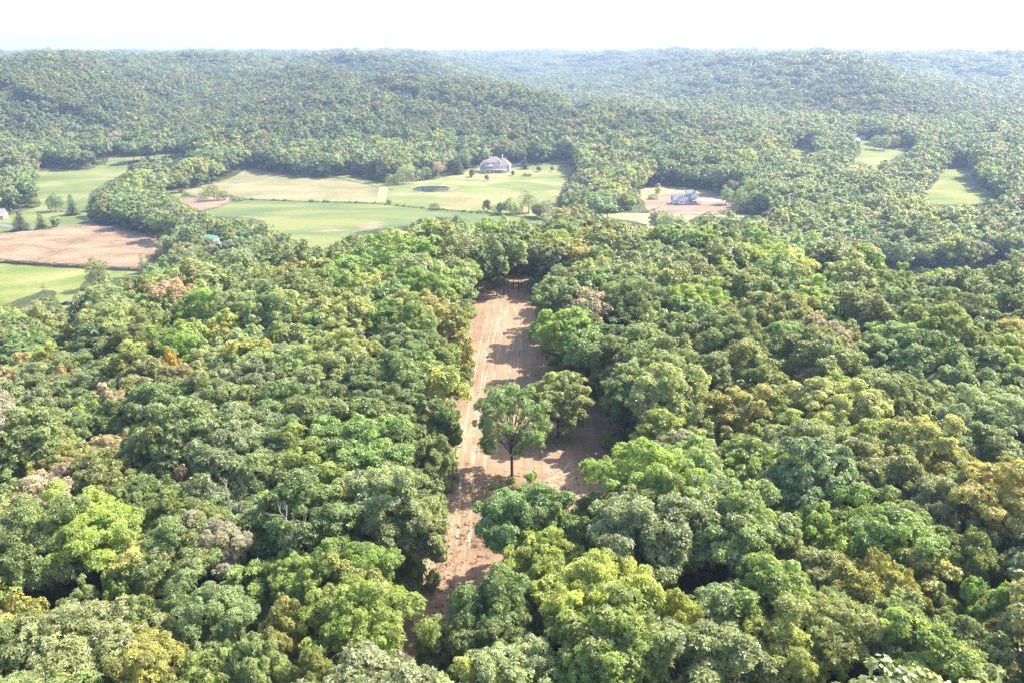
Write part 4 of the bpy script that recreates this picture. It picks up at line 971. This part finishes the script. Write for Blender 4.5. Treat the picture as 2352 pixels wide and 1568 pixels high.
# ------------------------------------------------------------------ corn
def corn():
    coll = bpy.data.collections.new('corn_sources'); mats = plain('corn_leaves', (.56, .42, .27), .8, .2, .25, 1.5); rs_ = np.random.default_rng(8)
    for v in range(3):
        V = []
        for k in range(30):
            a = rs_.uniform(0, 6.28); b = rs_.uniform(-1.1, 1.1, 2); h = rs_.uniform(1.7, 2.25); u = np.array([math.cos(a), math.sin(a), 0]); p0 = np.array([b[0], b[1], h - 1.0])
            V += [p0, p0 + u * .12 + [0, 0, .1], p0 + u * .35 + np.array([0, 0, .6]), p0 - u * .05 + np.array([0, 0, .8])]
            V += [p0 + [0, 0, .3], p0 + u * .3 + [.08, .08, .45], p0 + u * .75 + [0, 0, .25], p0 + u * .3 + [-.08, -.08, .4]]
        V = np.array(V); me = mesh_np('corn', V, np.arange(len(V)).reshape(-1, 4), [mats]); o = bpy.data.objects.new('corn_plants.%03d' % (v + 1), me); coll.objects.link(o)
    poly = [uw(*p) for p in P_CORN]; xs = [p[0] for p in poly]; ys = [p[1] for p in poly]
    gx, gy = np.meshgrid(np.arange(max(min(xs), -420), max(xs), 1.2), np.arange(min(ys), max(ys), 1.2)); gx = gx.ravel() + rs_.uniform(-.35, .35, gx.size); gy = gy.ravel() + rs_.uniform(-.35, .35, gy.size)
    m = in_poly(gx, gy, poly); gx, gy = gx[m], gy[m]; n = len(gx); z = H(gx, gy); s = rs_.uniform(.8, 1.15, n)
    o = scatter('corn_crop', list(zip(gx, gy, z)), rs_.integers(0, 3, n), np.stack([s, s, s * .0 + rs_.uniform(.88, 1.0, n)], 1), np.stack([0 * s, 0 * s, rs_.uniform(0, 6.28, n)], 1), np.ones((n, 3)), np.zeros(n), coll)
    tag(o, 'ripe tan corn standing in the field at the left', 'corn', kind='stuff')
corn()

# ------------------------------------------------------------------ buildings and small things
M_WHITE = plain('white_paint', (.78, .78, .77), .6, .3, .04); M_SIDING = plain('pale_siding', (.50, .48, .45), .7, .2, .05); M_MAUVE = plain('mauve_shingles', (.30, .24, .23), .85, .15, .12, 1.5)
M_GREYR = plain('grey_shingles', (.25, .26, .29), .8, .2, .12, 1.5); M_DARKG = plain('dark_window', (.035, .045, .06), .15, .5, .1); M_BRICK = plain('red_brick', (.28, .13, .09), .9, .1, .2, 4)
M_TEAL = plain('teal_metal_roof', (.15, .34, .27), .4, .5, .06, 1); M_RED = plain('red_canvas', (.60, .12, .14), .7, .2, .05); M_STONE = plain('stone_wall', (.36, .32, .28), .9, .1, .2, 3)
M_WOOD = plain('weathered_wood', (.30, .24, .19), .9, .1, .2, 3); M_POLE = plain('pale_pole', (.55, .52, .48), .8, .2, .1); M_PATIO = plain('patio_paving', (.55, .46, .38), .9, .1, .1, 2)
M_DCAR = plain('dark_car_paint', (.03, .04, .07), .25, .6, .1); M_WCAR = plain('silver_car_paint', (.55, .55, .57), .3, .6, .05); M_TYRE = plain('black_rubber', (.02, .02, .02), .9, .1, .1)

def gable(mb, x0, x1, y0, y1, ze, zr, axis='x', ov=.5, th=.25):
    """gable roof slabs over a rectangle; ridge along the axis"""
    if axis == 'x':
        ym = (y0 + y1) / 2; sl = (zr - ze) / (ym - y0)
        for s in (-1, 1):
            ye = ym + s * ((y1 - y0) / 2 + ov); zz = ze - sl * ov
            mb.solid([(x0 - ov, ye, zz), (x1 + ov, ye, zz), (x1 + ov, ym, zr), (x0 - ov, ym, zr)], (0, 0, th))
    else:
        xm = (x0 + x1) / 2; sl = (zr - ze) / (xm - x0)
        for s in (-1, 1):
            xe = xm + s * ((x1 - x0) / 2 + ov); zz = ze - sl * ov
            mb.solid([(xe, y0 - ov, zz), (xe, y1 + ov, zz), (xm, y1 + ov, zr), (xm, y0 - ov, zr)], (0, 0, th))
def gwall(mb, x0, x1, y0, y1, z0, ze, zr, axis='x'):
    """walls with gable ends"""
    if axis == 'x': mb.solid([(x0, y0, z0), (x0, y1, z0), (x0, y1, ze), (x0, (y0 + y1) / 2, zr), (x0, y0, ze)], (x1 - x0, 0, 0))
    else: mb.solid([(x0, y0, z0), (x1, y0, z0), (x1, y0, ze), ((x0 + x1) / 2, y0, zr), (x0, y0, ze)], (0, y1 - y0, 0))
def hip(mb, x0, x1, y0, y1, ze, zr, ov=.5, inl=3.0, inr=None):
    """hipped roof; inl and inr set how far the ridge stops short of each end (negative runs it into a neighbour)"""
    inr = inl if inr is None else inr; ym = (y0 + y1) / 2; a, b, c, d = (x0 - ov, y0 - ov, ze), (x1 + ov, y0 - ov, ze), (x1 + ov, y1 + ov, ze), (x0 - ov, y1 + ov, ze); r0, r1 = (x0 + inl, ym, zr), (x1 - inr, ym, zr)
    for q in ([a, b, r1, r0], [c, d, r0, r1], [b, c, r1], [d, a, r0], [a, d, c, b]): mb.poly(q)
def window(root, x, y, z, w, h, panes=1, side='y'):
    """framed window on a wall facing -y (or +x)"""
    f = MB(); g = MB(); t = .12
    if side == 'y':
        f.box(x - w / 2 - t, x + w / 2 + t, y - .08, y - .002, z + h, z + h + t).box(x - w / 2 - t, x + w / 2 + t, y - .1, y - .002, z - t, z)
        for k in range(panes + 1): xx = x - w / 2 + (w) * k / panes; f.box(xx - t / 2, xx + t / 2, y - .07, y - .002, z, z + h)
        g.box(x - w / 2, x + w / 2, y - .04, y - .003, z + .002, z + h - .002)
    else:
        f.box(x + .002, x + .08, y - w / 2 - t, y + w / 2 + t, z + h, z + h + t).box(x + .002, x + .1, y - w / 2 - t, y + w / 2 + t, z - t, z); g.box(x + .003, x + .04, y - w / 2, y + w / 2, z + .002, z + h - .002)
    fo = f.build('window', M_WHITE, root); g.build('pane', M_DARKG, fo)

def big_house():
    x, y, z = unproj(1137, 397); t = empty('house', (x, y, z), math.radians(-6), 'large pale house with mauve hipped roof, deck and chimney on the hill lawn', 'house')
    k = .0214; Z0 = -1.0
    def X(p): return (p - 1040) * k
    def Zz(p): return (1110 - p) * k
    w = MB(); w.box(X(520), X(1320), 0, 12, Z0, Zz(620)); w.build('wall', M_SIDING, t)
    w = MB(); w.box(X(290), X(520) - .01, 2, 13, Z0, Zz(770)); w.build('wall', M_SIDING, t)
    w = MB(); w.box(X(1320) + .01, X(1610), .6, 13.5, Z0, Zz(770)); w.box(X(1610) + .01, X(1735), 4, 15, Z0, Zz(770)); w.build('wall', M_SIDING, t)
    r = MB(); hip(r, X(520), X(1320), 0, 12, Zz(620), Zz(375), .6, 6.2); rf = r.build('roof', M_MAUVE, t)
    c = MB(); c.box(X(1335), X(1380), 7, 8.2, Zz(600), Zz(300)); c.box(X(1330), X(1385), 6.9, 8.3, Zz(300), Zz(290)); c.build('chimney', M_WHITE, rf)
    r = MB(); hip(r, X(290), X(520) - .01, 2, 13, Zz(770), Zz(545), .4, 3.6, -2.0); r.build('roof', M_MAUVE, t)
    r = MB(); hip(r, X(1320) + .4, X(1735), .6, 15, Zz(770), Zz(462), .5, -2.0, 5.6); r.build('roof', M_MAUVE, t)
    g = MB(); gwall(g, X(1150), X(1315), -.35, 3, Zz(760), Zz(615), Zz(500), 'y'); g.build('wall', M_SIDING, t); g = MB(); gable(g, X(1150), X(1315), -.35, 5, Zz(615), Zz(500), 'y', .35, .2); g.build('roof', M_MAUVE, t)
    # sunroom with gable, raised on posts
    s = MB(); s.box(X(620), X(1000), -4.5, -.02, Zz(960), Zz(925)); s.box(X(620), X(1000), -4.5, -.02, Zz(810), Zz(790)); s.solid([(X(620), -4.5, Zz(790)), (X(1000), -4.5, Zz(790)), (X(810), -4.5, Zz(690))], (0, 4.45, 0))
    s.box(X(620), X(1000), -4.45, -4.4, Zz(925), Zz(905)); sr = s.build('sunroom', M_WHITE, t)
    g = MB(); g.box(X(630), X(990), -4.3, -4.24, Zz(905), Zz(810)); g.box(X(622), X(626), -4.3, -.1, Zz(905), Zz(810)); g.build('pane', M_DARKG, sr)
    for i in range(8): p = MB(); xx = X(624 + i * 53.2); p.box(xx - .12, xx + .12, -4.5, -4.31, Zz(905), Zz(810)); p.build('post', M_WHITE, sr)
    r = MB(); gable(r, X(620), X(1000), -4.6, -.03, Zz(790), Zz(690), 'y', .45, .2); r.build('roof', M_MAUVE, t)
    # deck
    d = MB(); d.box(X(1004), X(1610), -4, -.02, Zz(965), Zz(950)); dk = d.build('deck', M_WHITE, t)
    rl = MB(); rl.box(X(1004), X(1610), -4, -3.9, Zz(905), Zz(898)); rl.box(X(1004), X(1610), -4, -3.9, Zz(948), Zz(942)); rl.build('railing', M_WHITE, dk)
    b = MB()
    for i in range(45): xx = X(1006 + i * 13.7); b.box(xx, xx + .06, -3.98, -3.92, Zz(942), Zz(905))
    b.build('baluster', M_WHITE, dk)
    for xx in (1010, 1160, 1310, 1460, 1600): p = MB(); p.box(X(xx), X(xx) + .2, -3.9, -3.7, Zz(1125), Zz(965)); p.build('post', M_WHITE, dk)
    for i, xx in enumerate((625, 810, 990)): p = MB(); p.box(X(xx), X(xx) + .22, -4.4, -4.2, Zz(1125), Zz(960)); p.build('post', M_WHITE, t)
    st = MB()
    for i in range(12): f = i / 12; xx = X(1590 - 200 * f); zz = Zz(955 + 160 * f); st.box(xx - .45, xx, -5.6, -4.05, zz - .2, zz)
    for yy in (-5.65, -4.05): st.solid([(X(1600), yy, Zz(905)), (X(1380), yy, Zz(1065)), (X(1380), yy, Zz(1075)), (X(1600), yy, Zz(915))], (0, .08, 0)); st.solid([(X(1600), yy, Zz(950)), (X(1380), yy, Zz(1110)), (X(1380), yy, Zz(1125)), (X(1600), yy, Zz(968))], (0, .08, 0))
    st.build('staircase', M_WHITE, t)
    for xx in (605, 655): window(t, X(xx), 0, Zz(690), .75, 1.3)
    for xx in (1000, 1095, 1188, 1275): window(t, X(xx), -.35 if xx > 1150 else 0, Zz(708), .75, 1.3)
    window(t, X(1100), 0, Zz(885), .7, 1.6); window(t, X(1192), 0, Zz(880), 1.7, 1.4, 3); window(t, X(1285), 0, Zz(885), .7, 1.6)
    for xx in (1410, 1475, 1525, 1590): window(t, X(xx), .6, Zz(885), .6, 1.6)
    for xx in (1075, 1165, 1220, 1290): window(t, X(xx), 0, Zz(1090), .9, 2.1)
    for xx in (700, 800, 900): window(t, X(xx), 0, Zz(1090), .9, 2.1)
    window(t, X(1735), 9, Zz(880), 1.2, 1.5, 1, 'x'); window(t, X(585), 0, Zz(1080), .6, 1.4)
    # terrace with a curved retaining wall
    n = 22; pts = [(X(985) + 8.6 * math.cos(math.pi + math.pi * i / n), -6 + 4.6 * math.sin(math.pi + math.pi * i / n)) for i in range(n + 1)]
    tr = empty('terrace', t.matrix_basis @ Vector((0, 0, 0)), math.radians(-6), 'paved terrace with curved stone retaining wall below the large house', 'terrace')
    m = MB(); m.solid([(a, b, -.35) for a, b in pts] + [(X(1400), -4.1, -.35), (X(600), -4.6, -.35)], (0, 0, .3)); m.build('paving', M_PATIO, tr)
    wl = MB()
    for (a, b), (c, d_) in zip(pts[:-1], pts[1:]):
        nx, ny = (d_ - b), -(c - a); l = math.hypot(nx, ny); nx, ny = nx / l * .4, ny / l * .4
        wl.solid([(a, b, -2.6), (c, d_, -2.6), (c, d_, .2), (a, b, .2)], (-nx, -ny, 0))
    wl.build('retaining_wall', M_STONE, tr)
    u = t.matrix_basis @ Vector((X(820), -7, -.05)); um = empty('parasol', u, 0, 'red garden parasol on the terrace of the large house', 'parasol')
    m = MB(); m.tube([(0, 0, 0), (0, 0, 2.6)], [.05, .05], 6); m.build('pole', M_POLE, um)
    m = MB(); m.tube([(0, 0, 1.95), (0, 0, 2.15), (0, 0, 2.7)], [1.9, 1.75, .08], 8); m.build('canopy', M_RED, um)
    for i, (xx, yy) in enumerate(((900, -8.2), (1225, -7.2))):
        u = t.matrix_basis @ Vector((X(xx), yy, -.05)); fm = empty('garden_table', u, .4, ['dark garden table right of the parasol', 'dark garden table near the foot of the stairs'][i], 'table')
        m = MB(); m.tube([(0, 0, .7), (0, 0, .76)], [.7, .7], 10); m.build('top', M_DCAR, fm)
        for a in range(4): m = MB(); m.tube([(math.cos(a * 1.57) * .5, math.sin(a * 1.57) * .5, 0), (math.cos(a * 1.57) * .35, math.sin(a * 1.57) * .35, .7)], [.03, .03], 4); m.build('leg', M_DCAR, fm)
    return t
big_house()

def farmhouse():
    x, y, z = unproj(1577, 471); t = empty('house', (x, y, z), math.radians(4), 'white farmhouse with grey gabled roofs and wraparound porch on bare dirt', 'house'); k = .0635
    def X(p): return (p - 1320) * k
    def Zz(p): return (566 - p) * k
    w = MB(); gwall(w, X(1205), X(1300), 0, 9, .6, Zz(505), Zz(462), 'y'); w.build('wall', M_WHITE, t)
    w = MB(); w.box(X(1150), X(1205) - .02, 2.5, 8.5, .6, Zz(510)); w.build('wall', M_WHITE, t)
    r = MB(); gable(r, X(1150), X(1250), 2.2, 8.8, Zz(508), Zz(450), 'x', .4); r.build('roof', M_GREYR, t)
    r = MB(); gable(r, X(1205), X(1300), 0, 9, Zz(505), Zz(462), 'y', .45); r.build('roof', M_GREYR, t)
    w = MB(); w.box(X(1300) + .02, X(1460), 2.4, 9, .6, Zz(500)); w.build('wall', M_WHITE, t)
    r = MB(); gable(r, X(1300) - 1, X(1390), 1.2, 9, Zz(520), Zz(452), 'x', .2); r.build('roof', M_GREYR, t)
    w = MB(); gwall(w, X(1385), X(1470), 2.2, 10, Zz(500), Zz(452), Zz(408), 'y'); w.build('wall', M_WHITE, t)
    r = MB(); gable(r, X(1385), X(1470), 2.2, 10, Zz(452), Zz(408), 'y', .45); r.build('roof', M_GREYR, t)
    w = MB(); gwall(w, X(1340), X(1400), 5, 9.5, Zz(500), Zz(430), Zz(400), 'x'); w.build('wall', M_WHITE, t)
    r = MB(); gable(r, X(1338), X(1430), 4.8, 9.7, Zz(432), Zz(398), 'x', .3); r.build('roof', M_GREYR, t)
    # tall dark entrance gable
    g = MB(); g.solid([(X(1343), .3, Zz(520)), (X(1393), .3, Zz(520)), (X(1368), .3, Zz(455))], (0, 2, 0)); g.build('gable', M_GREYR, t)
    # porch
    b = MB(); b.box(X(1300) + .05, X(1500), -.6, 2.38, 0, .58); b.build('porch_base', M_BRICK, t); b = MB(); b.box(X(1150) + .02, X(1300), .02, 8.9, -.8, .58); b.build('foundation', M_BRICK, t)
    b = MB(); b.box(X(1470) + .02, X(1500), 2.4, 8, 0, .58); b.build('porch_base', M_BRICK, t)
    r = MB(); r.solid([(X(1393), -1, Zz(518)), (X(1512), -1, Zz(518)), (X(1480), 2.6, Zz(492)), (X(1393), 2.6, Zz(492))], (0, 0, .2)); r.solid([(X(1512), -1, Zz(518)), (X(1512), 8, Zz(518)), (X(1475), 8, Zz(492)), (X(1478), 2.6, Zz(492))], (0, 0, .2)); r.build('porch_roof', M_GREYR, t)
    for xx in (1310, 1330, 1352, 1384, 1410, 1440, 1470, 1498): p = MB(); p.box(X(xx) - .12, X(xx) + .12, -.5, -.26, .6, Zz(520)); p.build('post', M_WHITE, t)
    rl = MB(); rl.box(X(1392), X(1498), -.48, -.4, 1.45, 1.55); rl.box(X(1300), X(1350), -.48, -.4, 1.45, 1.55)
    for i in range(40): xx = X(1300 + i * 5.0); (rl.box(xx, xx + .05, -.46, -.42, .62, 1.45) if not 1352 < 1300 + i * 5 < 1390 else None)
    rl.build('railing', M_WHITE, t)
    st = MB()
    for i in range(4): st.box(X(1500) + i * .35, X(1500) + (i + 1) * .35, .2, 2, 0, .58 - i * .14)
    st.build('steps', M_BRICK, t)
    for xx in (1235, 1252, 1269): window(t, X(xx), 0, Zz(537), .7, 1.1)
    for xx in (1320, 1338, 1410, 1425, 1445): window(t, X(xx), 2.4, Zz(545), .9, 1.3)
    window(t, X(1428), 2.2, Zz(482), 1.0, 1.2, 2)
    d = MB(); d.box(X(1362), X(1375), 2.3, 2.38, .6, 2.8); d.build('door', M_DARKG, t)
    return t
farmhouse()

def edge_house():
    x, y, z = unproj(4, 503); t = empty('house', (x, y, z), math.radians(12), 'house with brown gabled roof and long porch, cut by the left picture edge', 'house')
    w = MB(); gwall(w, -13, 1.5, 0, 9, 0, 3.2, 6.6, 'x'); w.build('wall', M_SIDING, t); r = MB(); gable(r, -13, 1.5, 0, 9, 3.2, 6.6, 'x', .6); r.build('roof', M_MAUVE, t)
    g = MB(); gwall(g, -5.2, -1.5, -1.4, 4, 2.6, 4.1, 5.6, 'y'); g.build('dormer', M_WHITE, t); r = MB(); gable(r, -5.2, -1.5, -1.4, 4, 4.1, 5.6, 'y', .3); r.build('roof', M_MAUVE, t)
    r = MB(); r.solid([(-13, -3.2, 2.6), (4.5, -3.2, 2.6), (4.5, -.05, 3.3), (-13, -.05, 3.3)], (0, 0, .15)); r.build('porch_roof', M_MAUVE, t); d = MB(); d.box(-13, 5.5, -3.6, -.05, .1, .4); d.build('deck', M_PATIO, t)
    for i in range(6): p = MB(); p.box(-12 + i * 3.2, -11.8 + i * 3.2, -3.1, -2.9, .4, 2.6); p.build('post', M_WHITE, t)
    for xx in (-10, -6, -2.5): window(t, xx, 0, 1.1, 1.2, 1.3, 2)
    window(t, -3.35, -1.4, 3.2, .9, .8)
edge_house()

def barn():
    x, y, z = unproj(489, 561); t = empty('barn', (x, y, z), math.radians(-24), 'small white barn with teal green metal roof among trees', 'barn')
    w = MB(); gwall(w, -5, 5, -5, 5, -.5, 3.4, 5.9, 'x'); w.build('wall', M_WHITE, t); r = MB(); gable(r, -5, 5, -5, 5, 3.4, 5.9, 'x', .5, .12)
    rf = r.build('roof', M_TEAL, t)
    for i in range(14):
        rb = MB(); xx = -5.3 + i * .8
        for s in (-1, 1): rb.solid([(xx, s * 5.5, 3.28), (xx + .06, s * 5.5, 3.28), (xx + .06, 0, 6.03), (xx, 0, 6.03)], (0, 0, .05))
        rb.build('roof_rib', M_TEAL, rf)
    d = MB(); d.box(-1.6, 1.6, -5.06, -5.003, 0, 2.9); d.build('door', M_SIDING, t); window(t, 3.3, -5, 1.3, .9, .9)
barn()
def far_roofs():
    for i, (px, py, w_, rz, lab, col) in enumerate(((1958, 329, 15, .1, 'lower one of two pale-roofed farm buildings far right', M_WHITE), (1975, 322, 11, -.3, 'upper one of two pale-roofed farm buildings far right', M_CONC))):
        x, y, z = unproj(px, py); t = empty('farm_building', (x, y, z), rz, lab, 'building'); w = MB(); gwall(w, -w_ / 2, w_ / 2, -5, 5, -.5, 3.5, 6, 'x'); w.build('wall', M_SIDING, t)
        r = MB(); gable(r, -w_ / 2, w_ / 2, -5, 5, 3.5, 6, 'x', .6); r.build('roof', col, t); window(t, -2, -5, 1, 1.4, 1.2); d = MB(); d.box(1, 3, -5.06, -5.003, 0, 2.4); d.build('door', M_DARKG, t)
far_roofs()
def shed():
    x, y, z = unproj(340, 672); t = empty('shed', (x, y, z), .3, 'grey-roofed shed half hidden by trees below the corn', 'shed'); w = MB(); gwall(w, -5, 5, -3, 3, -.5, 3, 4.6, 'x'); w.build('wall', M_SIDING, t)
    r = MB(); gable(r, -5, 5, -3, 3, 3, 4.6, 'x', .4); r.build('roof', M_GREYR, t); d = MB(); d.box(-1, 1, -3.06, -3.003, 0, 2.2); d.build('door', M_WHITE, t)
shed()

def car(px, py, rz, paint, label):
    x, y, z = unproj(px, py); t = empty('parked_car', (x, y, z + .1), rz, label, 'car')
    b = MB(); prof = [(-2.2, .35), (-2.25, .8), (-1.9, 1.0), (-1.3, 1.05), (-.7, 1.55), (.9, 1.6), (1.6, 1.1), (2.2, .95), (2.25, .4)]
    b.solid([(a, -.88, c) for a, c in prof], (0, 1.76, 0)); b.build('body', paint, t)
    g = MB(); g.solid([(-1.1, -.9, 1.1), (-.65, -.9, 1.48), (.85, -.9, 1.52), (1.35, -.9, 1.12)], (0, 1.8, 0)); g.build('window', M_DARKG, t)
    for sx in (-1.4, 1.4):
        for sy in (-.9, .75):
            w = MB(); w.tube([(sx, sy, .34), (sx, sy + .2, .34)], [.34, .34], 12); wo = w.build('wheel', M_TYRE, t)
car(1267, 508, 1.2, M_WCAR, 'pale car on the dirt lane between the trees'); car(153, 700, .1, M_DCAR, 'dark car parked in the grassy gap at the left')
car(1096, 383.5, .5, M_WCAR, 'pale car on the white apron left of the large house')

def pole(px, py, hp, mat, label, cross=True):
    x, y, z, hh, _ = hand_geo(px, py, hp, 1); t = empty('utility_pole', (x, y, z), 0, label, 'utility pole'); m = MB(); m.tube([(0, 0, -.5), (0, 0, hh)], [.2, .13], 8); m.build('post', mat, t)
    if cross: c = MB(); c.box(-1.1, 1.1, -.08, .08, hh - .7, hh - .52); c.build('crossarm', M_WOOD, t)
pole(1206, 388, 27, M_WHITE, 'white pole before the dark conical evergreen', False); pole(1153, 459, 18, M_POLE, 'thin pole at the hedge below the lawn'); pole(1198, 446, 13, M_POLE, 'short pole on the open lawn right of the hedge gap')
pole(1468.5, 490, 31, M_WOOD, 'wooden pole at the left edge of the dirt yard')

def fence(pix, label, hgt=1.4, step=6):
    pts = [uw(*p) for p in pix]; x0, y0 = pts[0]; z0 = hz(x0, y0); t = empty('fence', (x0, y0, z0), 0, label, 'fence'); me = None; rail = MB(); prev = None
    for a, b in zip(pts[:-1], pts[1:]):
        n = max(1, int(math.hypot(b[0] - a[0], b[1] - a[1]) / step))
        for k in range(n + 1):
            f = k / n; x, y = a[0] + (b[0] - a[0]) * f, a[1] + (b[1] - a[1]) * f; z = hz(x, y); p = (x - x0, y - y0, z - z0)
            if me is None: m = MB(); m.tube([(0, 0, -.3), (0, 0, hgt)], [.11, .1], 6); me = m.mesh('post', M_WOOD)
            if k or prev is None: obj('post', me, t, p)
            if prev:
                for h in (.5, .9, 1.25): rail.tube([(prev[0], prev[1], prev[2] + h), (p[0], p[1], p[2] + h)], [.045, .045], 4, False)
            prev = p
    rail.build('rail', M_WOOD, t)
fence([(612, 396), (669, 403), (718, 407.5), (773, 409.5), (820, 420), (872, 431), (868, 444), (861, 466)], 'long post and rail fence round the dry pasture')

def hedgerow():
    P = []; path = [(556, 459), (640, 461), (718, 464), (800, 466), (861, 468.5), (920, 474), (985, 480), (1060, 487), (1122, 491), (1190, 499), (1254, 508)]; r = random.Random(12)
    K, SC, RT, TI, AU = [], [], [], [], []
    for a, b in zip(path[:-1], path[1:]):
        p, q = uw(*a), uw(*b); n = int(math.hypot(q[0] - p[0], q[1] - p[1]) / 1.7)
        for k in range(n):
            f = (k + r.random()) / n; x, y = p[0] + (q[0] - p[0]) * f + r.uniform(-.8, .8), p[1] + (q[1] - p[1]) * f + r.uniform(-.8, .8); s = r.choice([.12, .15, .2, .2, .28, .4]) * r.uniform(.8, 1.2)
            P.append((x, y, hz(x, y))); K.append(r.choice(SHRUB)); SC.append((s * 1.3, s, s)); RT.append((0, 0, r.uniform(0, 6))); TI.append(jit_tint(r.choice(['deep green', 'mid green', 'olive green', 'golden green']))); AU.append(0)
    o = scatter('hedgerow', P, K, SC, RT, TI, AU, CANOPY); tag(o, 'thin weedy hedgerow between the tan pasture and the green field', 'hedge', kind='stuff')
hedgerow()

def dock():
    x, y, z = unproj(1018, 430); t = empty('dock', (x, y, -46.9), .2, 'small pale dock at the far right end of the pond', 'dock'); m = MB(); m.box(-3.5, 3.5, -1.2, 1.2, .7, .85); m.build('deck', M_POLE, t)
    for sx in (-3.2, 0, 3.2):
        for sy in (-1.1, 1.0): p = MB(); p.box(sx, sx + .15, sy, sy + .15, -1, 1.6); p.build('post', M_WOOD, t)
dock()
def boat(px, py, label, mat):
    x, y, z = unproj(px, py); t = empty('rowing_boat', (x, y, z + .15), .1, label, 'boat'); m = MB()
    ol = [(-2.2, 0), (-1.6, -.6), (0, -.75), (1.8, -.6), (2, 0), (1.8, .6), (0, .75), (-1.6, .6)]
    lo = [(a * .85, b * .6, 0) for a, b in ol]; hi = [(a, b, .5) for a, b in ol]; m.poly(lo)
    for i in range(8): j = (i + 1) % 8; m.poly([lo[i], lo[j], hi[j], hi[i]])
    m.build('hull', mat, t); m = MB(); m.box(-.2, .2, -.6, .6, .3, .36); m.build('seat', M_WOOD, t)
boat(1064, 415, 'upturned pale boat lying on the lawn between pond and house', M_WHITE); boat(899, 436.5, 'small orange boat on the worn ground left of the pond', plain('orange_paint', (.55, .2, .12), .6))

# ------------------------------------------------------------------ haze over the whole place
m = bpy.data.materials.new('haze'); m.use_nodes = True; nt = m.node_tree; nt.nodes.clear(); out = nt.nodes.new('ShaderNodeOutputMaterial'); pv = nt.nodes.new('ShaderNodeVolumePrincipled')
pv.inputs['Color'].default_value = (.52, .67, 1.0, 1); pv.inputs['Density'].default_value = HAZE_DENSITY; pv.inputs['Anisotropy'].default_value = .2
nt.links.new(pv.outputs[0], out.inputs['Volume'])
mb = MB(); mb.box(-15500, 15500, -15500, 15500, -90, 135); o = mb.build('haze', m); tag(o, 'pale summer haze', kind='stuff')
